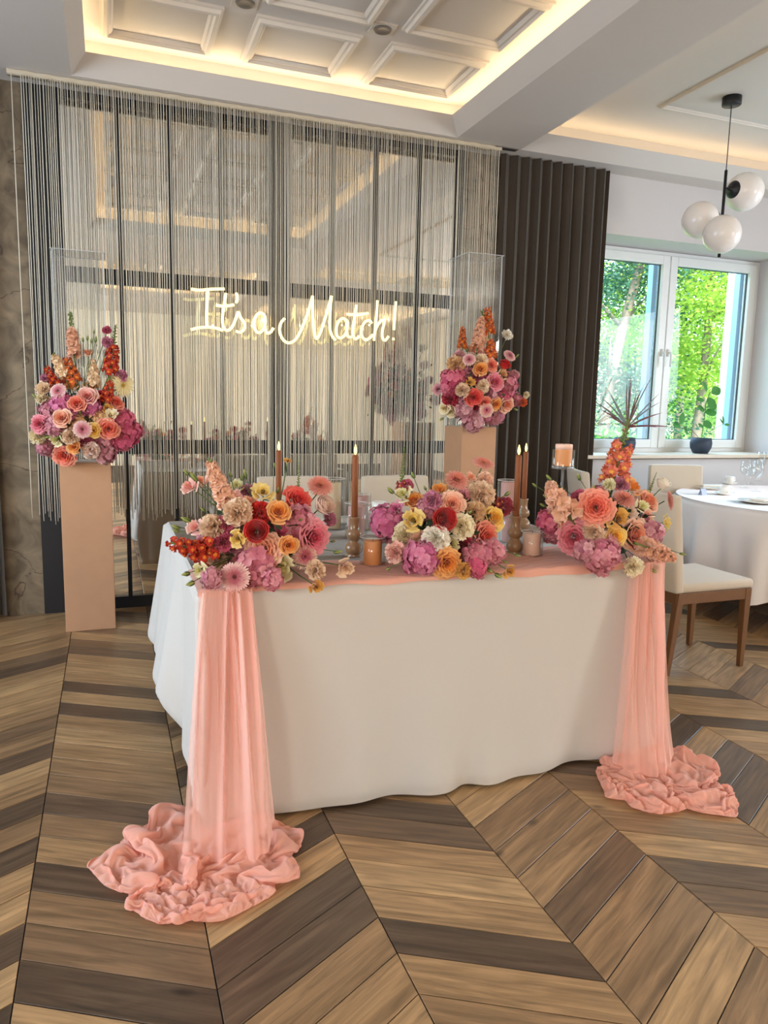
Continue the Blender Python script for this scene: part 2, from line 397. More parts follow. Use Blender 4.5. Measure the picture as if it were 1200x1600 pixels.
# moulded panels
MOLD = mat('moulding_paint', (208, 198, 186), .6)
def mold_frame(x0, x1, y0, y1, z, w=.068, h=.036):
    b = MB(); prof = [(0, 0), (0, .35), (.18, .45), (.3, .9), (.55, 1), (.68, .62), (.85, .55), (1, .12), (1, 0)]
    rings = []
    for u, v in prof:
        a = u * w; zz = z - v * h
        rings.append([(x0 + a, y0 + a, zz), (x1 - a, y0 + a, zz), (x1 - a, y1 - a, zz), (x0 + a, y1 - a, zz)])
    vs = [p for r in rings for p in r]; fs = []
    for i in range(len(prof) - 1):
        for k in range(4):
            k2 = (k + 1) % 4; fs.append((i * 4 + k, i * 4 + k2, (i + 1) * 4 + k2, (i + 1) * 4 + k))
    b.add(vs, fs); return b.mesh('moulding', MOLD, False)
cols = [(.02, .63), (.80, 1.39), (1.56, 2.18)]
for k in range(5):
    y1 = 4.76 - .70 * k
    for (a, b_) in cols: ob('panel_moulding', mold_frame(a, b_, y1 - .545, y1, HU), ceiling)
for k in range(4):
    y1 = -1.0 - .70 * k
    for (a, b_) in cols: ob('panel_moulding', mold_frame(a, b_, y1 - .545, y1, HU), ceiling)
ob('panel_moulding', mold_frame(3.53, 5.55, .2, 4.36, HU, .04, .018), ceiling)
for (sx_, sy_) in ((598, 45), (383, 3)):
    p = atZ(sx_, sy_, HU - .004)
    t = thing('ceiling_spotlight', (p.x, p.y, HU), 'recessed square ceiling spotlight %s' % ('between four moulded panels near the right corner' if sx_ > 500 else 'at the top edge of the photo, left of the other'), 'spotlight', 'spotlights between the ceiling panels')
    ob('frame', MB().box(-.065, .065, -.065, .065, -.008, 0).mesh('spot_frame', MOLD, False), t)
    ob('lens', MB().lathe([(.0, -.012), (.03, -.012), (.045, -.016), (.05, -.008)], 20).mesh('spot_lens', mat('spot_grey', (120, 112, 106), .4, .5)), t)
v0 = atZ(775, 229, HS); v1 = atZ(805, 234, HS)
t = tag(ob('air_vent', MB().box(-.09, .09, -.025, .025, -.006, 0).box(-.08, .08, -.016, -.004, -.007, -.005, 1).box(-.08, .08, .004, .016, -.007, -.005, 1).mesh('vent', [mat('vent_grey', (120, 110, 104), .5), BLACK], False)), 'small slotted air vent in the ceiling above the string curtain end', 'vent')
t.location = ((v0.x + v1.x) / 2, (v0.y + v1.y) / 2, HS)

# --- walls
def marble_mat():
    m = mat('brown_marble', (120, 104, 88), .35); n = m.node_tree; b = n.nodes['Principled BSDF']; L = n.links.new
    tc = n.nodes.new('ShaderNodeTexCoord')
    t = n.nodes.new('ShaderNodeTexNoise'); t.inputs['Scale'].default_value = 6; t.inputs['Detail'].default_value = 10; t.inputs['Distortion'].default_value = 1.2; L(tc.outputs['Object'], t.inputs['Vector'])
    cr = n.nodes.new('ShaderNodeValToRGB'); e = cr.color_ramp.elements; e[0].color = (*lin((90, 77, 61)), 1); e[0].position = .32; e[1].color = (*lin((146, 128, 104)), 1); e[1].position = .72
    L(t.outputs[0], cr.inputs[0])
    t2 = n.nodes.new('ShaderNodeTexNoise'); t2.inputs['Scale'].default_value = 1.4; t2.inputs['Detail'].default_value = 6; t2.inputs['Distortion'].default_value = 1.5; L(tc.outputs['Object'], t2.inputs['Vector'])
    a = n.nodes.new('ShaderNodeMath'); a.operation = 'SUBTRACT'; a.inputs[1].default_value = .5; L(t2.outputs[0], a.inputs[0])
    ab = n.nodes.new('ShaderNodeMath'); ab.operation = 'ABSOLUTE'; L(a.outputs[0], ab.inputs[0])
    r = n.nodes.new('ShaderNodeMapRange'); r.inputs[1].default_value = .0; r.inputs[2].default_value = .008; L(ab.outputs[0], r.inputs[0])
    mx = n.nodes.new('ShaderNodeMix'); mx.data_type = 'RGBA'; L(r.outputs[0], mx.inputs[0]); mx.inputs[6].default_value = (*lin((70, 52, 42)), 1); L(cr.outputs[0], mx.inputs[7]); L(mx.outputs[2], b.inputs['Base Color'])
    return m
MARBLE = marble_mat()
wb = MB(); wb.box(XL, -.415, YW, YW + .2, -.05, HS).box(-.415, 2.43, YW + .035, YW + .2, -.05, HS).box(2.43, 2.80, YW - .0, YW + .2, -.05, HS)
wall = struct('wall_mirror_side', wb.mesh('wall', MARBLE, False), 'brown veined marble wall around the mirrored doors')
WX0, WX1, WZ0, WZ1 = 3.58, 5.60, .985, 2.712
wb = MB(); wb.box(2.80, WX0, YW, YW + .42, 0, HS).box(WX1, XR, YW, YW + .42, 0, HS).box(WX0, WX1, YW, YW + .42, WZ1, HS).box(WX0, WX1, YW, YW + .42, 0, WZ0 - .03)
struct('wall_window_side', wb.mesh('wall', WALLM, False), 'pale grey painted wall around the window')
def wall_holes(name, axis, pos, a0, a1, holes, m, label):
    b = MB(); zs = [0, .9, 2.6, HS]
    cuts = sorted({a0, a1, *[h for hh in holes for h in hh]})
    for i in range(len(cuts) - 1):
        c = (cuts[i] + cuts[i + 1]) / 2; hole = any(h[0] < c < h[1] for h in holes)
        for k in range(3):
            if hole and k == 1: continue
            p0, p1 = (pos - .2, pos) if pos < 0 else (pos, pos + .2)
            if axis == 'x': b.box(p0, p1, cuts[i], cuts[i + 1], zs[k], zs[k + 1])
            else: b.box(cuts[i], cuts[i + 1], p0, p1, zs[k], zs[k + 1])
    return struct(name, b.mesh(name, m, False), label)
wall_holes('wall_left', 'x', XL, YB, YW + .2, [(1.95, 3.85), (-1.55, .35), (-5.15, -3.25)], CREAM, 'cream wall on the left with three windows, the rear one added')
wall_holes('wall_right', 'x', XR, YB, YW + .4, [(1.45, 3.35), (-3.15, -1.25)], CREAM, 'cream wall on the right with two windows, the rear one added')
wall_holes('wall_rear', 'y', YB, XL, XR, [], CREAM, 'plain cream wall behind the camera')
FRW = mat('white_pvc', (226, 226, 224), .35)
for i, (ax, pos, a0, a1) in enumerate((('x', XL - .02, 1.95, 3.85), ('x', XL - .02, -1.55, .35), ('x', XR + .02, 1.45, 3.35), ('x', XR + .02, -3.15, -1.25), ('x', XL - .02, -5.15, -3.25))):  # the last two windows are added to light the rear of the room
    b = MB(); mid = (a0 + a1) / 2
    for (u0, u1, z0, z1) in ((a0, a0 + .07, .9, 2.6), (a1 - .07, a1, .9, 2.6), (mid - .06, mid + .06, .9, 2.6), (a0, a1, .9, .98), (a0, a1, 2.52, 2.6)):
        s = .03
        if ax == 'x': b.box(pos - s, pos + s + (.07 if pos < 0 else -.07) * 0, u0, u1, z0, z1)
        else: b.box(u0, u1, pos - s, pos + s, z0, z1)
    struct('window_%d' % (i + 2), b.mesh('window', FRW, False), 'white two-leaf window behind the camera or outside the photo')

# --- mirrored sliding doors
MIRROR = bpy.data.materials.new('mirror'); MIRROR.use_nodes = True
_b = MIRROR.node_tree.nodes['Principled BSDF']; _b.inputs['Metallic'].default_value = 1; _b.inputs['Roughness'].default_value = .0; _b.inputs['Base Color'].default_value = (.95, .93, .88, 1)
ZR = [(.075, 1.01), (1.10, 2.06), (2.15, 3.105)]
def mirror_door(idx, x0, x1, muls, label):
    d = thing('door_%d' % idx, ((x0 + x1) / 2, YW, 0), label, 'mirror door', 'mirrored sliding doors behind the string curtain'); d['kind'] = 'structure'
    ox = (x0 + x1) / 2
    edges = [x0] + muls + [x1]
    for i in range(len(edges) - 1):
        a = edges[i] + (.012 if i else 0); b_ = edges[i + 1] - (.012 if i < len(edges) - 2 else 0)
        for z0, z1 in ZR:
            me = MB().add([(a - ox, .018, z0), (b_ - ox, .018, z0), (b_ - ox, .018, z1), (a - ox, .018, z1), (a - ox, .022, z0), (b_ - ox, .022, z0), (b_ - ox, .022, z1), (a - ox, .022, z1)],
                          [(0, 1, 2, 3), (5, 4, 7, 6), (0, 4, 5, 1), (3, 2, 6, 7), (0, 3, 7, 4), (1, 5, 6, 2)]).mesh('mirror_pane', MIRROR, False)
            ob('mirror_pane', me, d)
    for m_ in muls: ob('mullion', MB().box(m_ - ox - .013, m_ - ox + .013, -.002, .024, .06, 3.11).mesh('mullion', BLACK, False), d)
    for z0, z1 in ((.0, .075), (1.01, 1.10), (2.06, 2.15), (3.105, HS - .001)):
        ob('rail', MB().box(x0 - ox, x1 - ox, -.004, .026, z0, z1).mesh('rail', BLACK, False), d)
    return d
mirror_door(1, -.216, 1.03, [.103, .409, .721], 'left black framed mirror door with four columns of panes')
mirror_door(2, 1.165, 2.372, [1.463, 1.771, 2.087], 'right black framed mirror door with four columns of panes')
b = MB().box(-.415, -.216, YW - .015, YW + .07, 0, HS - .001).box(1.03, 1.165, YW - .012, YW + .07, 0, HS - .001).box(2.372, 2.43, YW - .015, YW + .07, 0, HS - .001)
struct('trim_1', b.mesh('door_jamb', BLACK, False), 'black jambs beside and between the mirrored doors')

# --- window in view
win = thing('window_1', (0, 0, 0), 'white two-leaf window with garden view beside the dark curtain', 'window'); win['kind'] = 'structure'
WY = 5.37
def frame_rect(x0, x1, z0, z1, w_, y0, y1):
    b = MB()
    b.box(x0, x0 + w_, y0, y1, z0, z1).box(x1 - w_, x1, y0, y1, z0, z1).box(x0 + w_, x1 - w_, y0, y1, z0, z0 + w_).box(x0 + w_, x1 - w_, y0, y1, z1 - w_, z1); return b
bevel(ob('outer_frame', frame_rect(3.58, 5.60, .99, 2.71, .05, WY - .01, WY + .06).mesh('outer_frame', FRW, False), win), .004)
GLASS = cheap_glass('window_glass', (.97, 1, .99), .10)
GREYF = mat('blue_grey_spacer', (120, 150, 185), .4)
for k, (a, b_) in enumerate(((3.635, 4.572), (4.580, 5.545))):
    s = bevel(ob('sash', frame_rect(a, b_, 1.03, 2.675, .075, WY - .035, WY + .03).mesh('sash', FRW, False), win), .006, 3)
    ob('pane', MB().box(a + .075, b_ - .075, WY + .0, WY + .004, 1.105, 2.60).mesh('pane', GLASS, False), s)
    ob('gasket', frame_rect(a + .073, b_ - .073, 1.103, 2.602, .008, WY - .004, WY + .008).mesh('gasket', mat('gasket', (70, 74, 80), .6), False), s)
    ob('outer_strip', MB().box(b_ - .118, b_ - .07, WY + .035, WY + .10, 1.10, 2.61).mesh('outer_strip', mat('pale_blue_strip', (160, 196, 232), .5), False), s)
    hx = 4.545 if k == 0 else 4.61
    h = MB().box(hx - .012, hx + .012, WY - .046, WY - .034, 1.83, 1.89); h.tube([(hx, WY - .045, 1.86), (hx, WY - .075, 1.86), (hx + .002, WY - .08, 1.83), (hx, WY - .08, 1.74)], .009, 8)
    ob('handle', h.mesh('handle', FRW), s)
SILLM = mat('beige_sill', (208, 192, 172), .4, noise=.1, nscale=8)
bevel(struct('trim_2', MB().box(WX0 - .02, WX1 + .15, YW - .075, WY + .0, .965, .995).mesh('sill', SILLM, False), 'beige stone window sill under the white window'), .006)

# ================================================================ CURTAINS
def string_curtain():
    b = MB(); rng = random.Random(3)
    def string(x, y, r, zb):
        ph = rng.uniform(0, 6); amp = rng.uniform(.0, .0035); n = 7; P = []
        for i in range(n):
            t = i / (n - 1); z = 3.135 + (zb - 3.135) * t
            P.append((x + amp * math.sin(ph + t * 5) * t * 2 + rng.uniform(-.0008, .0008), y + rng.uniform(-.001, .001), z))
        b.tube(P, r, 4)
    x = -.46
    while x < 2.60:
        dens = .0132
        if x < -.2: dens = .0135
        if 1.02 < x < 1.17: dens = .009
        x += rng.uniform(.7, 1.3) * dens
        if x < -.36 and rng.random() < .35: continue
        string(x, 4.845 + rng.uniform(-.006, .006), rng.choice([.0013, .0017, .0022]), .63 + rng.uniform(-.03, .05))
    x = -.40
    while x < 2.60:
        x += rng.uniform(.4, 1.6) * .034
        string(x, 4.875 + rng.uniform(-.006, .006), rng.choice([.0014, .0019]), .62 + rng.uniform(-.03, .05))
    return b
STR = mat('ivory_string', (240, 232, 214), .7, sheen=.2)
cur = tag(ob('string_curtain', string_curtain().mesh('string_curtain', STR)), 'ivory string curtain of hanging threads in front of the mirrored doors', 'curtain', kind='stuff')
# heading tape of the string curtain
P = []
for i in range(240):
    x = -.47 + i / 239 * 3.09
    P.append([(x, 4.835 + .004 * math.sin(i * .7), 3.148), (x, 4.83 + .006 * math.sin(i * .7 + 1), 3.128), (x, 4.88 + .005 * math.sin(i * .5), 3.125), (x, 4.885, 3.148)])
ob('heading_tape', MB().grid(P).mesh('heading_tape', mat('tape', (205, 190, 165), .8)), cur)

def velvet_curtain(name, x0, x1, y, z0, z1, folds, label, amp=.035, seed=1):
    rng = random.Random(seed); n = folds * 14; P = []
    ph = [rng.uniform(-.35, .35) for _ in range(folds + 2)]; am = [rng.uniform(.7, 1.25) for _ in range(folds + 2)]
    for j in range(15):
        t = j / 14; row = []
        for i in range(n + 1):
            u = i / n * folds; k = int(u); f = u - k; a = am[k] * (1 - f) + am[k + 1] * f; p = ph[k] * (1 - f) + ph[k + 1] * f
            s = math.sin(2 * PI * u + p * (1 + t))
            yy = y - amp * a * (math.copysign(abs(s) ** .75, s)) * (.75 + .3 * t)
            xx = x0 + (x1 - x0) * i / n + .012 * a * math.sin(4 * PI * u + p) + .006 * math.sin(t * 3 + k)
            row.append((xx, yy, z1 + (z0 - z1) * t))
        P.append(row)
    VELV = mat('dark_velvet', (68, 59, 50), .85, sheen=.2, bump=.3, bscale=500)
    return tag(ob(name, MB().grid(P).mesh(name, VELV)), label, 'curtain')
velvet_curtain('drape_curtain', 2.69, 3.62, 4.955, .02, HS - .002, 10, 'long dark brown grey pleated curtain left of the window', seed=4)
velvet_curtain('drape_curtain', -1.6, -.62, 4.955, .02, HS - .002, 9, 'dark brown pleated curtain at the far left edge before the marble wall', seed=8)

# ================================================================ SWEETHEART TABLE
TX0, TX1, TY0, TY1, TZ = .24, 2.02, 2.275, 3.72, .77
CLOTH = mat('white_tablecloth', (196, 189, 180), .85, sheen=.15, bump=.25, bscale=900)
tb = thing('banquet_table', (1.13, 3.0, 0), 'rectangular sweetheart table hidden under the long white tablecloth', 'table')
ob('tabletop', MB().box(TX0 + .012 - 1.13, TX1 - .012 - 1.13, TY0 + .012 - 3.0, TY1 - .012 - 3.0, TZ - .035, TZ - .006).mesh('tabletop', mat('table_wood', (150, 120, 90), .5), False), tb)
for sx_ in (-1, 1):
    for sy_ in (-1, 1): ob('leg', MB().tube([(sx_ * .78, sy_ * .6, 0), (sx_ * .78, sy_ * .6, TZ - .035)], .015, 10).mesh('leg', BLACK), tb)

def tablecloth():
    """rounded-rectangle skirt with soft folds, plus top"""
    R = .03; per = []
    corners = [(TX1 - R, TY0 + R, -PI / 2), (TX1 - R, TY1 - R, 0), (TX0 + R, TY1 - R, PI / 2), (TX0 + R, TY0 + R, PI)]
    def seg(p, q, n):
        for i in range(n): t = i / n; per.append((p[0] + (q[0] - p[0]) * t, p[1] + (q[1] - p[1]) * t, None))
    pts = []
    for (cx, cy_, a0) in corners:
        pts.append([(cx + R * math.cos(a0 + k / 6 * PI / 2), cy_ + R * math.sin(a0 + k / 6 * PI / 2), math.cos(a0 + k / 6 * PI / 2), math.sin(a0 + k / 6 * PI / 2)) for k in range(7)])
    out = []
    dens = 70
    order = [3, 0, 1, 2]
    for oi in range(4):
        c = pts[order[oi]]; nx = pts[order[(oi + 1) % 4]]
        out += c
        p, q = c[-1], nx[0]; L = math.hypot(q[0] - p[0], q[1] - p[1]); n = int(L * dens)
        for k in range(1, n): t = k / n; out.append((p[0] + (q[0] - p[0]) * t, p[1] + (q[1] - p[1]) * t, p[2], p[3]))
    rows = []; nr = 34
    for j in range(nr + 1):
        v = j / nr; row = []
        for (x, y, nx, ny) in out:
            fx = (x - TX0) / (TX1 - TX0); fy = (y - TY0) / (TY1 - TY0)
            front = max(0, -ny); left = max(0, -nx); right = max(0, nx); back = max(0, ny)
            zb = .012
            if left > .5: zb = .06 + .05 * min(1, fy * 5) + .09 * max(0, min(1, (fy - .34) * 14)) + .008 * math.sin(fy * 21)
            z = TZ + (zb - TZ) * v
            off = .004 + .05 * v ** 1.3 * (front * (.6 + .9 * math.sin(PI * min(1, max(0, fx)))) + back + right * .7)
            # soft waves of the front face
            off += front * v ** 1.6 * (.013 * math.sin(fx * 13 + 1.2) + .012 * math.sin(fx * 29 + .6 * v) + .006 * math.sin(fx * 47))
            # the dimple in the lower hem right of the middle
            dx = (x - 1.16) / .05
            off -= front * .028 * v ** 6 * math.exp(-dx * dx)
            off += front * .02 * v ** 4 * math.exp(-((x - 1.27) / .08) ** 2)
            off += left * min(1, .1 + fy * 3.2) * (.03 * v + v ** 1.1 * (.045 * math.sin(fy * 15 + .6) + .02 * math.sin(fy * 33 + 1)) + .045 * v * max(0, 1 - abs(fy - .6) / .5))
            off += back * v * .03 * math.sin(fx * 30) + right * v * .02 * math.sin(fy * 26)
            # rolled-in hem
            if v > .96: off -= (v - .96) / .04 * .012; 
            if j == 0: off = -.02; z = TZ
            row.append((x + nx * off, y + ny * off, z))
        rows.append(row)
    b = MB(); b.grid(rows, wrap=True)
    n = len(rows[0]); b.f.append(tuple(range(n))); b.m.append(0)
    return b
tc_ = ob('tablecloth', tablecloth().mesh('tablecloth', CLOTH)); tag(tc_, 'long white tablecloth over the sweetheart table, falling to the floor', 'tablecloth')

# --- peach fabric runner
PEACH = sheer_mat('peach_sheer', (250, 200, 182), .42)
PEACH2 = sheer_mat('peach_sheer_dense', (250, 186, 164), .90)
runner = thing('fabric_runner', (1.13, TY0, 0), 'sheer peach fabric runner draped along the table front and puddled on the floor', 'fabric')
RO = Vector((1.13, TY0, 0))
def rel(P): return [[(p[0] - RO.x, p[1] - RO.y, p[2] - RO.z) for p in row] for row in P]
# strip along the table edge
P = []
for i in range(161):
    u = i / 160; x = TX0 - .0 + u * (TX1 - TX0); row = []
    wid = .30 + .06 * math.sin(u * 9)
    hang = .014 + .004 * math.sin(u * 17 + 1) + .003 * math.sin(u * 41)
    if u > .6: hang += .012
    for j in range(26):
        s = j / 25 * (wid + hang)
        wr = .0035 * math.sin(s * 150 + 5 * math.sin(u * 11) + u * 8) + .003 * mnoise.noise(Vector((u * 9, s * 60, 2)))
        if s < wid: row.append((x, TY0 + wid - s - .008, TZ + .006 + max(-.004, wr)))
        else: row.append((x, TY0 - .012 - .003 * math.sin(u * 60), TZ + .006 - (s - wid) + .0))
    P.append(row)
ob('runner_top', MB().grid(rel(P)).mesh('runner_top', PEACH2), runner)

def drape(xa0, xa1, xb0, xb1, ytop, ybot, zbot, folds, seed, lift=0, billow=.05, amp=1.0):
    """gathered fall of sheer cloth from the table edge: pleats that open towards the floor"""
    rng = random.Random(seed); cen = sorted(rng.uniform(.02, .98) for _ in range(folds)); wid = [rng.choice([.03, .045, .06, .12]) * rng.uniform(.8, 1.2) for _ in cen]; hh = [rng.uniform(.5, 1.2) for _ in cen]; dr = [rng.uniform(-.10, .10) for _ in cen]; st = [rng.uniform(-.7, .1) for _ in cen]
    rows = []; n = 150
    for j in range(81):
        v = j / 80; row = []
        e = v ** .9
        for i in range(n + 1):
            u = i / n; h_ = 0; dxx = 0
            for c, w_, h1, d_, s_ in zip(cen, wid, hh, dr, st):
                cc = c + d_ * (v - .3); ww = w_ * (.8 + .7 * v); k = (u - cc) / ww; on = min(1, max(.15, (v - s_) * 3))
                r = math.exp(-k * k * 1.2); h_ += h1 * r * on; dxx += .35 * ww * k * r * on
            x = (xa0 + (xa1 - xa0) * (u + dxx * .5)) * (1 - e) + (xb0 + (xb1 - xb0) * (u + dxx * .5)) * e
            d = (.012 + .020 * math.sin(PI * min(1, .15 + v * .8))) * amp * h_ + .003 * mnoise.noise(Vector((u * 13, v * 3, seed)))
            y = ytop + (ybot - ytop) * v ** 1.35 - .014 - lift - d - billow * max(0, v - .55) ** 1.5 * 3 * math.sin(PI * u)
            z = TZ + .010 + (zbot - TZ - .010) * v + .03 * max(0, v - .8) * 5 * (2 * abs(u - .45)) ** 2
            row.append((x, y, z))
        rows.append(row)
    return rows
def add_drape(*a, m=None, **k): ob('drape', MB().grid(rel(drape(*a, **k))).mesh('drape', m or PEACH), runner)
add_drape(.245, .405, .20, .445, TY0 - .005, 2.15, .035, 13, 2)
add_drape(.25, .40, .165, .42, TY0 - .016, 2.10, .02, 9, 5, lift=.016, amp=1.2)
add_drape(1.845, 2.0, 1.725, 2.005, TY0 - .005, 2.17, .03, 13, 9)
add_drape(1.86, 1.99, 1.745, 1.985, TY0 - .016, 2.13, .02, 8, 12, lift=.014)

def puddle(outline, seed, grow, N=60, frames=44):
    """a sheet pinned round its rim on the floor that grows and buckles into folds: a short cloth simulation, then kept as a mesh"""
    cx = sum(p[0] for p in outline) / len(outline); cy_ = sum(p[1] for p in outline) / len(outline)
    angs = sorted([(math.atan2(p[1] - cy_, p[0] - cx), math.hypot(p[0] - cx, p[1] - cy_)) for p in outline])
    def rad(a):
        L = len(angs)
        for i in range(L):
            a0, r0 = angs[i]; a1, r1 = angs[(i + 1) % L]
            if i == L - 1: a1 += 2 * PI
            aa = a if a >= angs[0][0] else a + 2 * PI
            if a0 <= aa <= a1: return r0 + (r1 - r0) * (aa - a0) / (a1 - a0)
        return angs[0][1]
    V = []; F = []; pin = []
    for i in range(N + 1):
        for j in range(N + 1):
            u = i / N * 2 - 1; v = j / N * 2 - 1
            x = u * math.sqrt(1 - v * v / 2); y = v * math.sqrt(1 - u * u / 2); a = math.atan2(y, x)
            r = math.hypot(x, y) * rad(a) * .965 * (1 + .05 * mnoise.noise(Vector((math.cos(a) * 4, math.sin(a) * 4, seed + .5))))
            X = cx + r * math.cos(a); Y = cy_ + r * math.sin(a); e = min(1, (1 - math.hypot(x, y)) * 8)
            V.append((X - RO.x, Y - RO.y, .008 + e * (.01 + .012 * mnoise.noise(Vector((X * 9, Y * 9, seed))))))
            if i in (0, N) or j in (0, N): pin.append(i * (N + 1) + j)
    for i in range(N):
        for j in range(N): a = i * (N + 1) + j; F.append((a, a + N + 1, a + N + 2, a + 1))
    me = bpy.data.meshes.new('puddle'); me.from_pydata(V, [], F); o = ob('puddle', me, runner)
    o.vertex_groups.new(name='pin').add(pin, 1.0, 'REPLACE')
    md = o.modifiers.new('cloth', 'CLOTH'); st = md.settings
    st.quality = 4; st.mass = .15; st.tension_stiffness = 10; st.compression_stiffness = 10; st.shear_stiffness = 4; st.bending_stiffness = .05
    st.vertex_group_mass = 'pin'; st.pin_stiffness = 1; st.shrink_min = -grow; st.shrink_max = -grow; st.air_damping = 3
    cs = md.collision_settings; cs.use_self_collision = True; cs.self_distance_min = .003; cs.distance_min = .003; cs.collision_quality = 2
    fm = bpy.data.meshes.new('ground'); fm.from_pydata([(-3, -1, 0), (4, -1, 0), (4, 5, 0), (-3, 5, 0)], [], [(0, 1, 2, 3)])
    fo = bpy.data.objects.new('ground', fm); C.objects.link(fo); fo.modifiers.new('c', 'COLLISION'); fo.collision.thickness_outer = .003
    for f in range(1, frames + 1): sc.frame_set(f)
    r = bpy.data.meshes.new_from_object(o.evaluated_get(bpy.context.evaluated_depsgraph_get()))
    o.modifiers.clear(); o.data = r; r.materials.clear(); r.materials.append(PEACH2)
    r.polygons.foreach_set('use_smooth', [True] * len(r.polygons))
    bpy.data.objects.remove(fo); sc.frame_set(1)
    sm = o.modifiers.new('smooth', 'SUBSURF'); sm.levels = 1; sm.render_levels = 2
    return o
def floor_pts(L): return [tuple(atZ(x, y, .01)[:2]) for x, y in L]
runner.location = (RO.x, RO.y, 0)
puddle(floor_pts([(137, 1345), (143, 1370), (160, 1388), (193, 1398), (200, 1420), (250, 1447), (300, 1440), (350, 1443), (400, 1418), (432, 1395), (430, 1380), (468, 1372), (462, 1335), (482, 1300), (440, 1285), (395, 1272), (330, 1262), (268, 1258), (215, 1295), (175, 1330)]), 3, .85)
puddle(floor_pts([(933, 1222), (945, 1245), (975, 1250), (985, 1262), (1040, 1273), (1075, 1264), (1120, 1275), (1153, 1277), (1152, 1245), (1120, 1220), (1110, 1195), (1080, 1175), (1040, 1168), (990, 1165), (950, 1185)]), 8, .8)

# ================================================================ CHAIRS
UPH = mat('beige_upholstery', (196, 180, 160), .9, sheen=.3, bump=.3, bscale=900)
OAK = mat('brown_oak', (112, 74, 42), .45, noise=.25, nscale=20, bump=.2, bscale=60)
def chair(label, loc, rotz, group):
    """chair facing local +x; back at -x"""
    t = thing('dining_chair', loc, label, 'chair', group, rotz)
    # upholstered back, slightly curved and raked
    def shell(off, wy, z0, z1):
        rows = []
        for j in range(9):
            v = j / 8; z = z0 + (z1 - z0) * v; row = []
            for i in range(9):
                u = i / 8 * 2 - 1; row.append((-.24 - .055 * v - .018 * (1 - u * u) * 1 + off, u * (wy - .008 * v * v), z))
            rows.append(row)
        return rows
    b = MB(); A = shell(-.028, .215, .435, .94); B = shell(.028, .215, .435, .94)
    na = 9
    b.grid(A); b.grid([r[::-1] for r in B])
    def rim(pa, pb): b.add([*pa, *pb], [(i, i + 1, len(pa) + i + 1, len(pa) + i) for i in range(len(pa) - 1)])
    rim(A[-1], B[-1]); rim(B[0], A[0]); rim([r[0] for r in A], [r[0] for r in B]); rim([r[-1] for r in B], [r[-1] for r in A])
    me = b.mesh('backrest', UPH)
    o = ob('backrest', me, t)
    wd = o.modifiers.new('weld', 'WELD'); wd.merge_threshold = .001; bevel(o, .014, 3)
    # seat cushion
    rows = []
    b = MB().box(-.235, .25, -.215, .215, .435, .485)
    bevel(ob('seat', b.mesh('seat', UPH), t), .02, 4)
    b = MB().box(-.24, .235, -.205, -.185, .375, .435).box(-.24, .235, .185, .205, .375, .435).box(-.25, -.225, -.2, .2, .375, .435).box(.215, .24, -.2, .2, .375, .435)
    bevel(ob('seat_frame', b.mesh('seat_frame', OAK, False), t), .003)
    for (sx_, sy_) in ((-1, -1), (-1, 1), (1, -1), (1, 1)):
        x1, y1 = sx_ * .222, sy_ * .187; x0, y0 = (x1 - .045 if sx_ < 0 else x1 + .004), y1
        w1, w0 = .021, .013
        vs = [(x0 - w0, y0 - w0, 0), (x0 + w0, y0 - w0, 0), (x0 + w0, y0 + w0, 0), (x0 - w0, y0 + w0, 0), (x1 - w1, y1 - w1, .435), (x1 + w1, y1 - w1, .435), (x1 + w1, y1 + w1, .435), (x1 - w1, y1 + w1, .435)]
        b = MB().add(vs, [(0, 3, 2, 1), (4, 5, 6, 7), (0, 1, 5, 4), (1, 2, 6, 5), (2, 3, 7, 6), (3, 0, 4, 7)])
        bevel(ob('leg', b.mesh('leg', OAK, False), t), .003)
    return t
G1, G2 = 'beige chairs around the round table', 'beige chairs behind the sweetheart table'
ch = chair('beige upholstered chair with oak legs beside the right end of the table', (2.935, 3.11, 0), 0, G1)
copy_tree(ch, (4.07, 4.37, 0), math.atan2(-.94, -.35), 'beige chair seen from behind below the window plant')
copy_tree(ch, (3.33, 4.24, 0), math.atan2(-.35, .95), 'beige chair back seen edge-on in front of the dark curtain')
c2 = copy_tree(ch, (1.59, 3.79, 0), -PI / 2, 'beige chair with rounded back behind the table, right of the tall candle'); c2['group'] = G2
c3 = copy_tree(ch, (.98, 3.83, 0), -PI / 2, 'beige chair behind the table, mostly hidden by the left flowers'); c3['group'] = G2

# ================================================================ ROUND TABLE
RC = Vector((4.72, 3.75, 0)); RR = 1.0
rt = thing('round_table', RC, 'round dining table under a pale cloth at the right edge', 'table')
ob('tabletop', MB().lathe([(0, .725), (RR - .01, .725), (RR - .01, .75), (0, .75)], 48).mesh('tabletop', mat('table_wood', (150, 120, 90), .5), False), rt)
b = MB(); 
for k in range(4):
    a = k * PI / 2 + .4; b.tube([(0, 0, .03), (.72 * math.cos(a), .72 * math.sin(a), .03)], .02, 8)
b.tube([(0, 0, .03), (0, 0, .725)], .04, 12)
ob('pedestal_foot', b.mesh('pedestal_foot', BLACK), rt)
rows = []; N = 200
for j in range(26):
    v = j / 25; row = []
    for i in range(N):
        a = 2 * PI * i / N
        fo = math.sin(a * 17 + .8 * math.sin(a * 3)) * .65 + .35 * math.sin(a * 29 + 1)
        r = RR + .004 + .02 * v + .075 * v ** .8 * fo * min(1, v * 3) if j else RR - .01
        z = .757 if j == 0 else .755 - (.755 - .19 + .02 * fo) * v
        row.append((r * math.cos(a), r * math.sin(a), z))
    rows.append(row)
b = MB(); b.grid(rows, wrap=True); b.f.append(tuple(range(N))); b.m.append(0)
rc = tag(ob('tablecloth', b.mesh('round_cloth', mat('pale_cloth', (232, 224, 220), .85, bump=.2, bscale=900)), None, RC), 'pale round tablecloth with soft folds on the table at right', 'tablecloth')
RTZ = .758

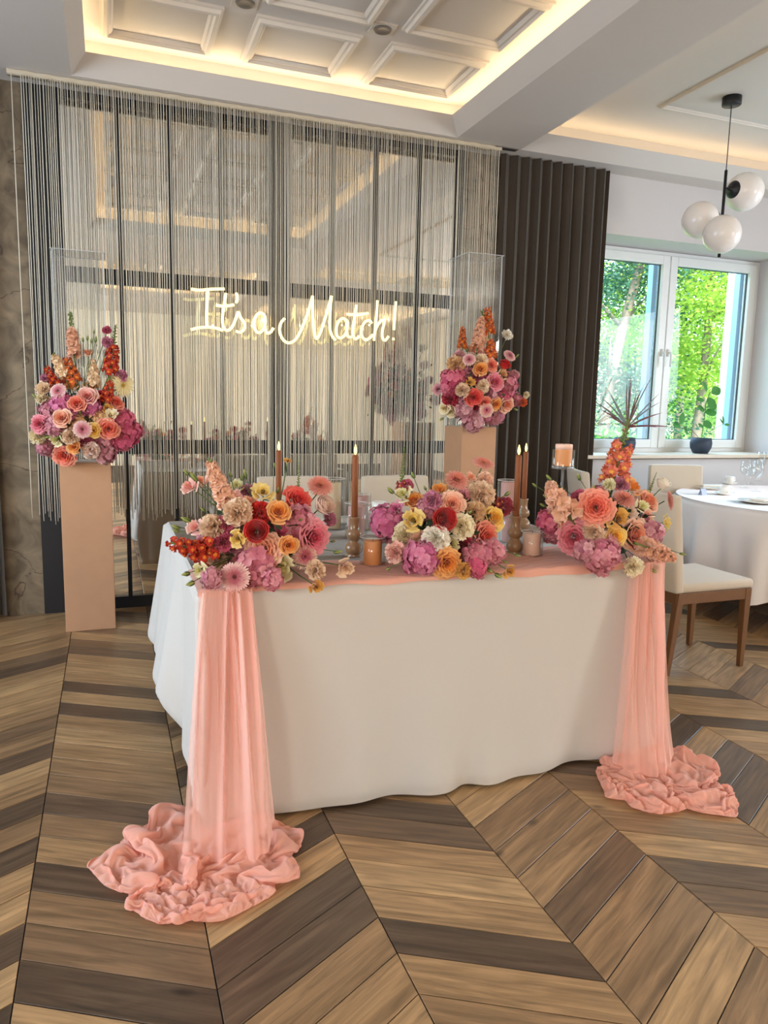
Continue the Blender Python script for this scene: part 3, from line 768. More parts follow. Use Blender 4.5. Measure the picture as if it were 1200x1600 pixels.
CHINA = mat('white_china', (236, 230, 220), .25, coat=.3)
LGLASS = cheap_glass('clear_glass', (.98, .99, .99), .22)
def plate(loc, r, label, group, napkin=False, under=None):
    t = thing('plate', loc, label, 'plate', group)
    ob('dish', MB().lathe([(0, .002), (r * .6, .002), (r * .7, .006), (r, .016), (r, .019), (r * .7, .010), (r * .6, .006), (0, .006)], 36).mesh('dish', CHINA), t)
    return t
def cup(loc, label, group, rot=0):
    t = thing('cup', loc, label, 'cup', group, rot)
    ob('bowl', MB().lathe([(0, .004), (.024, .004), (.026, 0), (.03, .004), (.038, .03), (.041, .062), (.0385, .062), (.035, .03), (.026, .008), (0, .007)], 28).mesh('cup', CHINA), t)
    ob('handle', MB().tube([(.038, 0, .05), (.055, 0, .052), (.064, 0, .038), (.055, 0, .02), (.036, 0, .018)], .0045, 8).mesh('cup_handle', CHINA), t)
    return t
def wine_glass(loc, label, h=.2, r=.043):
    t = thing('wine_glass', loc, label, 'glass', 'glasses on the round table')
    ob('bowl', MB().lathe([(.004, h * .45), (r * .6, h * .5), (r, h * .62), (r * 1.02, h * .75), (r * .86, h), (r * .84, h), (r * .98, h * .75), (r * .96, h * .63), (r * .56, h * .52), (0, h * .47)], 24, cap=False).mesh('glass_bowl', LGLASS), t)
    ob('stem', MB().lathe([(0, 0), (.034, 0), (.033, .003), (.008, .008), (.0035, .02), (.0035, h * .42), (.006, h * .46)], 16).mesh('glass_stem', LGLASS), t)
    return t
NAP = mat('napkin_linen', (226, 214, 200), .9, bump=.2, bscale=800)
def napkin(loc, rot, label, w_=.2, d_=.1):
    o = ob('napkin', MB().box(-w_ / 2, w_ / 2, -d_ / 2, d_ / 2, 0, .006).box(-w_ / 2 + .004, w_ / 2 - .003, -d_ / 2 + .003, d_ / 2 - .005, .006, .012).mesh('napkin', NAP, False), None, loc, (0, 0, rot))
    bevel(o, .003); return tag(o, label, 'napkin', 'napkins on the plates of the round table')
def rtp(x, y): p = atZ(x, y, RTZ); return Vector((p.x, p.y, RTZ))
p1 = rtp(1113, 764); plate(p1, .135, 'white plate nearest the left rim of the round table', 'plates on the round table'); napkin((p1.x, p1.y, RTZ + .0195), -.3, 'folded linen napkin on the left plate of the round table')
p2 = rtp(1188, 786); plate(p2, .14, 'white plate at the front right of the round table', 'plates on the round table'); napkin((p2.x, p2.y, RTZ + .0195), .5, 'folded linen napkin on the front right plate')
p3 = rtp(1132, 773); plate(p3, .07, 'small saucer under the nearer cup on the round table', 'saucers on the round table'); cup((p3.x, p3.y, RTZ + .007), 'nearer white cup on the round table', 'cups on the round table')
p4 = rtp(1139, 757); plate(p4, .07, 'small saucer under the farther cup on the round table', 'saucers on the round table'); cup((p4.x, p4.y, RTZ + .007), 'farther white cup on the round table', 'cups on the round table')
for i, (x, y, h, lb) in enumerate(((1163, 762, .22, 'stemmed glass left of the other glasses on the round table'), (1181, 768, .24, 'stemmed glass nearest the plate on the round table'), (1186, 752, .26, 'tallest stemmed glass at the right on the round table'), (1172, 756, .15, 'short stemmed glass between the taller ones'))):
    wine_glass(rtp(x, y), lb, h)
q = rtp(1098, 773)
tag(ob('place_card', MB().add([(-.03, -.018, 0), (.03, -.018, 0), (.03, 0, .045), (-.03, 0, .045), (-.03, .018, 0), (.03, .018, 0)], [(0, 1, 2, 3), (3, 2, 5, 4)]).mesh('card', mat('blue_card', (178, 186, 214), .7), False), None, q, (0, 0, .2)), 'small folded lilac blue place card near the table rim', 'card')

# ================================================================ CANDLES AND TABLE ITEMS
WAX_B = mat('brown_wax', (134, 76, 38), .5, spec=.3, noise=.08, nscale=6)
WAX_O = mat('orange_wax', (246, 164, 100), .5, subsurf=.3)
WAX_P = mat('peach_wax', (250, 204, 180), .5, subsurf=.3)
WAX_K = mat('pink_wax', (214, 160, 148), .5, subsurf=.3)
WAX_C = mat('cream_wax', (226, 196, 158), .5, subsurf=.3)
HOLD = mat('tan_ceramic', (150, 112, 78), .3, coat=.4)
WICK = mat('wick', (30, 24, 20), .8)
FLAME = mat('flame', (255, 220, 120), .5, emit=(1, .78, .25), estr=2.2)
def tz(x, y, z=TZ): p = atZ(x, y, z); return Vector((p.x, p.y, z))
def taper(base, top_px, label, group, balls=True):
    """taper candle with its holder; base: place on the table; top_px: candle top in the photo"""
    h = atY(top_px[0], top_px[1], base.y).z - base.z
    hh = .155
    t = thing('candle_holder', base, label.replace('brown taper candle', 'tan ball-shaped ceramic candle holder'), 'candle holder', 'ball-shaped candle holders')
    prof = [(.030, 0), (.033, .004)]
    for c_, r in ((.032, .036), (.086, .031)):
        prof += [(r * math.cos(a) if abs(math.cos(a)) > .3 else r * .5, c_ + r * .85 * math.sin(a)) for a in [(-.9 + .225 * k) for k in range(9)]]
    prof += [(.020, .118), (.019, .122), (.021, .15), (.023, hh), (.015, hh), (.013, hh - .02), (0, hh - .02)]
    ob('body', MB().lathe(prof, 28).mesh('holder', HOLD), t)
    c = thing('taper_candle', (base.x, base.y, base.z + hh - .02), label, 'candle', group)
    L = h - hh + .02; r = .0125
    ob('wax', MB().lathe([(r * .9, 0), (r, .004), (r, L - .006), (r * .8, L), (.003, L - .001), (0, L - .002)], 20).mesh('wax', WAX_B), c)
    ob('flame', MB().lathe([(.0, L), (.004, L + .004), (.0062, L + .014), (.005, L + .026), (.0018, L + .038), (0, L + .042)], 12).mesh('flame', FLAME), c)
    return c
GT = 'brown taper candles with small flames'
taper(tz(553, 869), (553, 711), 'brown taper candle between the left and middle flowers', GT)
taper(Vector((1.52, 2.56, TZ)), (793, 711), 'brown taper candle right of the middle flowers, left of a pair', GT)
taper(tz(816, 829), (816, 706), 'brown taper candle right of the middle flowers, right of a pair', GT)
taper(Vector((.70, 3.22, TZ)), (389, 704), 'brown taper candle rising behind the left flowers', GT)
def glass_cyl(base, r, h, wax, wr, wh, label, lc, group='pillar candles in glass cylinders'):
    t = thing('glass_cylinder', base, label, 'candle glass', 'glass cylinders for pillar candles')
    th = .0025
    ob('wall', MB().lathe([(0, 0), (r, 0), (r, h), (r - th, h), (r - th, .006), (0, .006)], 36).mesh('cyl', LGLASS), t)
    ob('rim', MB().lathe([(r - th, h - .001), (r + .0004, h - .001), (r + .0004, h + .0015), (r - th, h + .0015), (r - th, h - .001)], 36, cap=False).mesh('rim', mat('glass_rim', (215, 205, 195), .2)), t)
    c = thing('pillar_candle', (base.x, base.y, base.z + .0065), lc, 'candle', group)
    ob('wax', MB().lathe([(wr * .97, 0), (wr, .003), (wr, wh - .004), (wr * .95, wh), (wr * .5, wh - .002), (0, wh - .003)], 32).mesh('wax', wax), c)
    ob('wick', MB().tube([(0, 0, wh - .004), (.001, 0, wh + .008)], .0012, 6).mesh('wick', WICK), c)
glass_cyl(tz(582, 884), .048, .108, WAX_O, .033, .088, 'short glass cylinder in front of the ball-shaped holder, left', 'short orange pillar candle left of the middle flowers')
glass_cyl(tz(830, 869), .045, .100, WAX_P, .034, .088, 'short glass cylinder right of the middle flowers', 'short pale peach pillar candle right of the middle flowers')
glass_cyl(tz(556, 840), .050, .155, WAX_K, .036, .135, 'tall glass cylinder behind the ball-shaped holder', 'dusty pink pillar candle behind the left tall taper')
glass_cyl(tz(795, 848), .046, .15, WAX_K, .032, .10, 'tall glass cylinder behind the right pair of tapers', 'pink pillar candle behind the right side of the middle flowers')
glass_cyl(Vector((1.10, 3.25, TZ)), .045, .17, WAX_K, .032, .155, 'glass cylinder behind the pale ranunculus of the left flowers', 'dusty pink pillar candle behind the pale ranunculus')
glass_cyl(Vector((.98, 3.3, TZ)), .052, .24, WAX_C, .034, .215, 'tallest glass cylinder behind the left flowers', 'cream pillar candle in the tall glass behind the left flowers')
glass_cyl(Vector((1.79, 3.1, TZ)), .052, .24, WAX_K, .034, .225, 'tall glass cylinder behind the middle flowers, by the tan pedestal', 'pink pillar candle behind the middle flowers, by the tan pedestal')
# candle on tall glass stem
base = Vector((1.93, 2.86, TZ)); topz = atY(875, 732, base.y).z - TZ
t = thing('glass_stand', base, 'tall clear glass candle stand before the dark curtain', 'candle stand')
ob('foot', MB().lathe([(0, 0), (.045, 0), (.043, .005), (.008, .01), (.006, .03), (.006, topz - .008), (.012, topz - .004), (.05, topz), (.05, topz + .012), (0, topz + .012)], 32).mesh('stand', cheap_glass('frosted_edge_glass', (.97, .97, .97), .35, body=.08)), t)
ob('wall', MB().lathe([(.050, topz + .008), (.050, topz + .085), (.0475, topz + .085), (.0475, topz + .012)], 36, cap=False).mesh('cyl', LGLASS), t)
c = thing('pillar_candle', (base.x, base.y, TZ + topz + .0125), 'short orange pink pillar candle on the tall glass stand', 'candle', 'pillar candles in glass cylinders')
ob('wax', MB().lathe([(.037, 0), (.038, .003), (.038, .072), (.036, .076), (0, .074)], 32).mesh('wax', WAX_O), c)
ob('wax_top', MB().lathe([(.0383, .074), (.0383, .095), (.036, .098), (0, .096)], 32).mesh('wax_top', WAX_P), c, label='paler pink top of the candle')
ob('wick', MB().tube([(0, 0, .094), (.001, 0, .103)], .0012, 6).mesh('wick', WICK), c)
# plates and cups of the couple
pl = tz(520, 818); plate(pl, .10, 'white plate on the table between the left flowers and the pink candle', 'plates on the sweetheart table')
pl = tz(592, 803); plate(pl, .075, 'small white saucer on the table behind the orange candle', 'plates on the sweetheart table'); cup((pl.x, pl.y, TZ + .007), 'white cup with handle before the beige chair back', 'cups on the sweetheart table', PI * .95)

# ================================================================ PEDESTALS
def ped_mat():
    return mat('tan_velvet_paper', (188, 143, 108), .8, noise=.10, nscale=14, bump=.2, bscale=500, sheen=.2)
PED = ped_mat()
ACR = cheap_glass('acrylic', (.985, .99, .99), .20, body=.015)
ACE = cheap_glass('acrylic_edge', (.93, .95, .95), .4, body=.38, bodycol=(.85, .86, .86))
def pedestal(x0, x1, y0, y1, h, ztop, lab, alab):
    cx, cyy = (x0 + x1) / 2, (y0 + y1) / 2
    p = bevel(ob('pedestal', MB().box(x0 - cx, x1 - cx, y0 - cyy, y1 - cyy, 0, h).mesh('pedestal', PED, False), None, (cx, cyy, 0)), .003)
    tag(p, lab, 'pedestal', 'tan pedestals')
    t = thing('acrylic_box', (cx, cyy, h), alab, 'display box', 'clear acrylic boxes on the pedestals')
    e = .006; th = .004; H = ztop - h; a, b_ = (x1 - x0) / 2 - .008, (y1 - y0) / 2 - .008
    for (u0, u1, v0_, v1_) in ((-a, a, -b_, -b_ + th), (-a, a, b_ - th, b_), (-a, -a + th, -b_ + th, b_ - th), (a - th, a, -b_ + th, b_ - th)):
        ob('side_panel', MB().box(u0, u1, v0_, v1_, 0, H).mesh('panel', ACR, False), t)
    ob('top_panel', MB().box(-a - .01, a + .01, -b_ - .01, b_ + .01, H, H + .004).mesh('top', ACR, False), t)
    for sx_ in (-1, 1):
        for sy_ in (-1, 1): ob('corner_edge', MB().box(sx_ * a - .003, sx_ * a + .003, sy_ * b_ - .003, sy_ * b_ + .003, 0, H).mesh('edge', ACE, False), t)
    b = MB()
    for s_ in (-1, 1): b.box(-a - .011, a + .011, s_ * (b_ + .01) - .0015, s_ * (b_ + .01) + .0015, H, H + .004).box(s_ * (a + .01) - .0015, s_ * (a + .01) + .0015, -b_ - .011, b_ + .011, H, H + .004)
    ob('top_edge', b.mesh('edge', ACE, False), t)
pedestal(-.270, .005, 4.556, 4.80, .992, 2.16, 'tan square pedestal on the left carrying flowers', 'tall clear acrylic box on the left pedestal')
pedestal(2.178, 2.432, 4.40, 4.67, 1.225, 2.325, 'tan square pedestal behind the table by the dark curtain', 'tall clear acrylic box on the right pedestal')

# ================================================================ NEON SIGN
NEON = mat('neon_tube', (255, 240, 190), .4, emit=(1, .86, .44), estr=1.1)
NY = 4.80
sign = thing('neon_sign', atY(458, 495, NY), "glowing warm neon sign reading It's a Match! in front of the string curtain", 'neon sign')
SO = Vector(sign.location)
for gx in (345, 410, 490, 560, 605):
    gp_ = atY(gx, 500, NY + .05); lamp('neon_light', 'POINT', .9, (1, .70, .32), gp_).data.shadow_soft_size = .002
def smooth_pts(P, n=8, closed=False):
    out = []; P = [Vector((*p, 0)) for p in P]
    for i in range(len(P) - 1):
        p0 = P[max(i - 1, 0)]; p1 = P[i]; p2 = P[i + 1]; p3 = P[min(i + 2, len(P) - 1)]
        for k in range(n):
            t = k / n
            out.append(.5 * ((2 * p1) + (p2 - p0) * t + (2 * p0 - 5 * p1 + 4 * p2 - p3) * t * t + (3 * p1 - p0 - 3 * p2 + p3) * t ** 3))
    out.append(P[-1]); return out
def A(x, y): return (280 + x / 6, 430 + y / 6)
def B(x, y): return (430 + x * .175, 430 + y * .175)
letters = [
 ('letter_i', [[A(112, 130), A(190, 140), A(300, 132), A(425, 128)], [A(268, 140), A(262, 250), A(258, 400), A(262, 490)], [A(108, 512), A(180, 494), A(270, 488), A(350, 498), A(410, 520)]]),
 ('letter_t', [[A(438, 168), A(425, 260), A(408, 370), A(408, 450), A(425, 505), A(460, 516), A(505, 470), A(555, 340)], [A(343, 280), A(420, 290), A(515, 278)]]),
 ('apostrophe', [[A(532, 165), A(545, 200), A(542, 240), A(530, 260)]]),
 ('letter_s', [[A(555, 340), A(575, 395), A(612, 455), A(608, 505), A(575, 535), A(530, 525)]]),
 ('letter_a', [[A(800, 372), A(760, 352), A(720, 385), A(702, 440), A(712, 510), A(748, 540), A(790, 505), A(808, 440), A(802, 380), A(803, 440), A(808, 510), A(830, 545), A(860, 530), A(884, 495)]]),
 ('letter_m', [[B(85, 385), B(50, 430), B(40, 500), B(70, 575), B(125, 605), B(185, 570), B(240, 470), B(290, 340), B(335, 185)], [B(335, 185), B(335, 330), B(345, 480), B(365, 565), B(400, 520), B(450, 370), B(503, 185)], [B(503, 185), B(490, 330), B(488, 470), B(510, 545), B(540, 580)]]),
 ('letter_a', [[B(640, 410), B(605, 385), B(565, 415), B(545, 480), B(555, 545), B(590, 560), B(630, 520), B(648, 440), B(640, 405), B(638, 480), B(648, 545), B(680, 555)]]),
 ('letter_t', [[B(725, 265), B(712, 350), B(695, 460), B(695, 535), B(715, 570), B(752, 545)], [B(640, 348), B(720, 352), B(832, 340)]]),
 ('letter_c', [[B(862, 430), B(840, 405), B(800, 420), B(772, 480), B(775, 545), B(810, 578), B(850, 555), B(872, 530)]]),
 ('letter_h', [[B(913, 225), B(905, 340), B(893, 470), B(882, 585)], [B(890, 500), B(925, 430), B(955, 400), B(970, 430), B(955, 510), B(962, 570), B(985, 580), B(1012, 545)]]),
 ('exclamation_mark', [[B(1078, 235), B(1068, 350), B(1060, 490)], [B(1056, 560), B(1055, 580)]]),
]
for nm, strokes in letters:
    b = MB()
    for s_ in strokes:
        pts = [atY(p.x, p.y, NY) - SO for p in smooth_pts(s_)]
        b.tube(pts, .0092, 8)
    ob(nm, b.mesh(nm, NEON), sign)
c0, c1 = atY(292, 436, NY), atY(628, 548, NY)
back = ob('backing_panel', MB().box(c0.x - SO.x, c1.x - SO.x, .012, .016, c1.z - SO.z - .02, c0.z - SO.z + .06).mesh('backing', cheap_glass('thin_acrylic', (.99, .99, .99), .08), False), sign)
b = MB()
for px_ in (335, 500, 600):
    p = atY(px_, 460, NY) - SO; b.tube([(p.x, .014, p.z), (p.x, .03, HS - SO.z)], .0007, 4)
ob('hanging_wire', b.mesh('wire', mat('clear_wire', (200, 200, 200), .3)), sign)

# ================================================================ PENDANT LAMP
cz = atZ(1144, 152, HU)
pd = thing('pendant_lamp', (cz.x, cz.y, HU), 'black pendant lamp with three white glass globes at right', 'lamp')
PO = Vector((cz.x, cz.y, HU)); PYY = cz.y
def pp(x, y, dy=0): return atY(x, y, PYY + dy) - PO
ob('canopy', MB().lathe([(0, -.05), (.058, -.05), (.06, -.046), (.06, 0), (0, 0)], 32).mesh('canopy', BLACK), pd)
r0, r1 = pp(1134, 266), pp(1125, 402)
ob('cable', MB().tube([(0, 0, -.05), (0, 0, r0.z)], .003, 6).mesh('cable', BLACK), pd)
ob('rod', MB().tube([(0, 0, r0.z), (0, 0, r1.z)], .010, 12).mesh('rod', BLACK), pd)
GLB = mat('opal_glass', (236, 228, 222), .25, subsurf=.2, coat=.2)
for (x, y, dy, r) in ((1163, 300, .02, .123), (1094, 344, .06, .118), (1128, 366, -.14, .118)):
    c = pp(x, y, dy); axis = Vector((c.x, c.y, 0)).normalized()
    g = ob('globe', MB().lathe([(r * math.sin(a), -r * math.cos(a)) for a in [PI * k / 20 for k in range(21)]], 36, cap=False).mesh('globe', GLB), pd, c)
    cap = c - axis * r * .90; q = Vector((0, 0, 1)).rotation_difference(-axis)
    ob('globe_cap', MB().lathe([(.058, -.018), (.056, .0), (.035, .016), (.012, .026), (.012, .04), (0, .04)], 24).mesh('cap', BLACK), pd, cap, q)
    st = Vector((0, 0, cap.z)); ob('arm', MB().tube([st, cap], .006, 8).mesh('arm', BLACK), pd)

# ================================================================ FLOWERS
rngF = random.Random(21)
def wrap_petals(n, seed, open_=1.0, inner_h=.62, ruffle=.03, close=0.0, wide=(1.25, .62), na=5, nb=6):
    rg = random.Random(seed); b = MB()
    for i in range(n):
        t = i / (n - 1); ph0 = i * 2.399963 + rg.uniform(-.2, .2)
        rt = (.09 + .91 * t ** 1.05) * (1 if t > .5 else 1) ; rb = .05 + .28 * t
        h = inner_h * (1 - .62 * open_ * t ** 1.5) + rg.uniform(-.04, .04); w_ = wide[0] + (wide[1] - wide[0]) * t ** .6
        P = []; G = []; k1, k2 = rg.uniform(0, 6), rg.uniform(0, 6); curl = rg.uniform(.5, 1.3)
        for a in range(na):
            s = a / (na - 1); row = []; gr = []
            for c in range(nb):
                v = c / (nb - 1) * 2 - 1
                wf = .42 + .58 * math.sin(PI * min(1, .12 + .6 * s))
                ang = ph0 + w_ * v * wf
                r = rb + (rt - rb) * s ** (1.0 + .7 * (1 - t)) + .13 * t * math.sin(PI * s)
                r *= 1 - close * s * s * .55
                z = -.42 * (1 - s) ** 1.3 * (.5 + .5 * t) + h * math.sin(s * PI / 2) - .14 * v * v * s * (0.4 + t)
                if s > .7: z -= (s - .7) / .3 * .16 * t * curl * (1 - close)
                rf = ruffle * s * math.sin(v * 7 + k1) * (.4 + t)
                r += rf * .6; z += rf + .02 * math.sin(k2 + v * 3)
                row.append((r * math.cos(ang), r * math.sin(ang), z)); gr.append(min(1, .02 + .72 * t + .26 * s))
            P.append(row); G.append(gr)
        b.grid(P, 0, G)
    return b
def carnation(n, seed, frill=.11, flat=1.0, spread=1.75, slim=.40):
    rg = random.Random(seed); b = MB()
    for i in range(n):
        t = (i + .5) / n; th = spread * t ** .6; ph = i * 2.399963
        d = Vector((math.sin(th) * math.cos(ph), math.sin(th) * math.sin(ph), math.cos(th) * flat))
        side = d.cross(Vector((rg.uniform(-1, 1), rg.uniform(-1, 1), rg.uniform(-1, 1)))).normalized(); nrm = d.cross(side).normalized()
        L = rg.uniform(.74, 1.06); P = []; G = []; k = rg.uniform(0, 6); k3 = rg.uniform(0, 6); slim_ = slim * rg.uniform(.75, 1.25)
        for a in range(4):
            s = .25 + .75 * a / 3; row = []; gr = []
            for c in range(9):
                v = c / 8 * 2 - 1
                p = d * (L * s * (1 - .16 * v * v + .05 * s * math.sin(v * 14 + k3))) + side * (v * slim_ * s * 1.1) + nrm * (frill * s * s * (1.1 * math.sin(v * 5 + k) + .45 * math.sin(v * 12 + k3)) + .14 * v * v * s)
                row.append((p.x, p.y, p.z - .25)); gr.append(min(1, max(0, s + .08 * math.sin(v * 11 + k))))
            P.append(row); G.append(gr)
        b.grid(P, 0, G)
    return b
def daisy(layers, seed, disc=.2, lift=.12):
    rg = random.Random(seed); b = MB(); ctr = MB()
    for (n, r0, r1, z0, z1, wd) in layers:
        for i in range(n):
            a0 = 2 * PI * (i + rg.uniform(-.2, .2)) / n; L = r1 * rg.uniform(.93, 1.04); P = []; G = []
            for a in range(4):
                s = a / 3; r = r0 + (L - r0) * s; z = z0 + (z1 - z0) * s + .07 * math.sin(PI * s); ww = wd * (.55 + .6 * math.sin(PI * min(.9, .15 + s * .75))) * (1 if a < 3 else .45)
                row = []; gr = []
                for c in (-1, 0, 1):
                    row.append((r * math.cos(a0) - ww * c * math.sin(a0), r * math.sin(a0) + ww * c * math.cos(a0), z - .03 * (1 - abs(c)) ))
                    gr.append(min(1, .15 + r * .85))
                P.append(row); G.append(gr)
            b.grid(P, 0, G)
    # centre dome of tiny bumps
    vs = []
    for k in range(34):
        t = (k + .5) / 34; a = k * 2.4; r = disc * math.sqrt(t)
        c = Vector((r * math.cos(a), r * math.sin(a), .05 + lift * (1 - t))); e = disc * .17
        ctr.add([c + Vector((e, 0, 0)), c + Vector((0, e, 0)), c + Vector((-e, 0, 0)), c + Vector((0, -e, 0)), c + Vector((0, 0, e * 1.2))], [(0, 1, 4), (1, 2, 4), (2, 3, 4), (3, 0, 4)], 0, [.02 + .1 * t] * 5)
    ctr.lathe([(disc, .0), (disc, .03), (0, .04)], 14)
    b.centre = ctr; return b
def hydrangea(seed, n=46):
    rg = random.Random(seed); b = MB()
    for i in range(n):
        t = (i + .5) / n; th = math.acos(1 - 1.62 * t); ph = i * 2.399963 + rg.uniform(-.15, .15)
        d = Vector((math.sin(th) * math.cos(ph), math.sin(th) * math.sin(ph), math.cos(th))); L = rg.uniform(.70, 1.08)
        c = d * L * .84; c.z -= .2
        q = Vector((0, 0, 1)).rotation_difference((d + Vector((rg.uniform(-.3, .3), rg.uniform(-.3, .3), rg.uniform(-.3, .3)))).normalized()); tw = rg.uniform(0, 6); fs = rg.uniform(.27, .42); gg = rg.random()
        for k in range(4):
            a0 = tw + k * PI / 2; P = []; G = []
            for a in range(3):
                s = (.05, .6, 1)[a]; ww = (.12, .62, .34)[a]; row = []; gr = []
                for e in (-1, 0, 1):
                    x = fs * s; y = fs * ww * e * .95; z = fs * (.30 * s * s * math.sin(tw + k) + .26 * e * e * s - .22 * (a == 2) + .1)
                    v = q @ Vector((x * math.cos(a0) - y * math.sin(a0), x * math.sin(a0) + y * math.cos(a0), z)); row.append(tuple(c + v)); gr.append(min(1, max(0, gg * .6 + .35 * s)))
                P.append(row); G.append(gr)
            b.grid(P, 0, G)
    return b
def floret(b, c, d, r, rg, n=7, mi=0, cup_=.5, frill=.2):
    q = Vector((0, 0, 1)).rotation_difference(d); tw = rg.uniform(0, 6)
    for k in range(n):
        a0 = tw + k * 2.399; lay = k / n; P = []; G = []; kk = rg.uniform(0, 6)
        for a in range(3):
            s = (.1, .6, 1)[a]; ww = (.15, .5, .55)[a]; row = []; gr = []
            for e in (-1, -.33, .33, 1):
                x = r * s * (.55 + .45 * lay); y = r * ww * e; z = r * (cup_ * s * (1.2 - lay) + frill * s * s * math.sin(e * 5 + kk) - .1 * e * e)
                v = q @ Vector((x * math.cos(a0) - y * math.sin(a0), x * math.sin(a0) + y * math.cos(a0), z)); row.append(tuple(c + v)); gr.append(min(1, .15 + .8 * s * (.5 + .5 * lay)))
            P.append(row); G.append(gr)
        b.grid(P, mi, G)
def spike_stock(seed, L, tipgreen=.15, n=26):
    """L: length of the flowering part in units of its radius"""
    rg = random.Random(seed); b = MB()
    b.tube([(0, 0, -.6), (0, 0, L)], .07, 6, 1)
    for i in range(n):
        t = i / (n - 1); z = t * L; th = i * 2.399963; env = (1 - .55 * t ** 2)
        d = Vector((math.cos(th), math.sin(th), .45 + .4 * t)).normalized()
        if t > 1 - tipgreen:
            c = Vector((0, 0, z)) + d * .25; b.add([c + Vector(p) * .13 for p in ((1, 0, 0), (0, 1, 0), (-1, 0, 0), (0, -1, 0), (0, 0, 1.6), (0, 0, -1))], [(0, 1, 4), (1, 2, 4), (2, 3, 4), (3, 0, 4), (1, 0, 5), (2, 1, 5), (3, 2, 5), (0, 3, 5)], 1)
        else: floret(b, Vector((0, 0, z)) + d * .45 * env, d, .52 * env, rg, 8)
    floret(b, Vector((0, 0, L * (1 - tipgreen))), Vector((0, 0, 1)), .35, rg, 6)
    return b
def spike_snap(seed, L, tip=.35, n=22):
    rg = random.Random(seed); b = MB(); b.tube([(0, 0, -.8), (0, 0, L)], .07, 6, 1)
    def blob(c, q, sx_, sy_, sz_, g0, mi=0, nu=6, nv=4):
        P = []; G = []
        for i in range(nv + 1):
            a = PI * i / nv; row = []; gr = []
            for k in range(nu):
                p = 2 * PI * k / nu; v = q @ Vector((sx_ * math.sin(a) * math.cos(p), sy_ * math.sin(a) * math.sin(p), sz_ * math.cos(a))); row.append(tuple(c + v)); gr.append(g0)
            P.append(row); G.append(gr)
        b.grid(P, mi, G, wrap=True)
    for i in range(n):
        t = i / (n - 1); z = t * L; th = i * 2.399963; d = Vector((math.cos(th), math.sin(th), .25 + .5 * t)).normalized(); q = Vector((0, 0, 1)).rotation_difference(d)
        if t > 1 - tip:
            e = .20 * (1.25 - t); blob(Vector((0, 0, z)) + d * (.14 + e * .6), q, e * .75, e * .75, e * 1.3, 0, 1, 5, 3)
        else:
            env = 1 - .45 * t; c = Vector((0, 0, z)) + d * .48 * env
            blob(c, q, .17 * env, .17 * env, .36 * env, .35)
            floret(b, c + d * .2 * env, d, .44 * env, rg, 6, 0, .35, .3)
            blob(c + d * .30 * env - Vector((0, 0, .08)), q, .17 * env, .20 * env, .14 * env, .04)
    return b
def bud_mesh(seed):
    b = MB(); b.lathe([(.0, -1.0), (.30, -.85), (.48, -.4), (.50, 0), (.36, .5), (.14, .9), (0, 1.05)], 9, 0)
    for k in range(5):
        a = 2 * PI * k / 5; P = []
        for s in range(4):
            r = (.3, .55, .6, .45)[s] + .04; z = (-.95, -.5, .05, .6)[s]; w_ = (.2, .2, .12, .02)[s]; P.append([(r * math.cos(a) - w_ * e * math.sin(a), r * math.sin(a) + w_ * e * math.cos(a), z) for e in (-1, 1)])
        b.grid(P, 1)
    return b
GREEN = mat('stem_green', (78, 98, 48), .55)
DGREEN = mat('leaf_green', (48, 66, 36), .5, noise=.3, nscale=20)
BUDG = mat('bud_green', (150, 158, 82), .5)
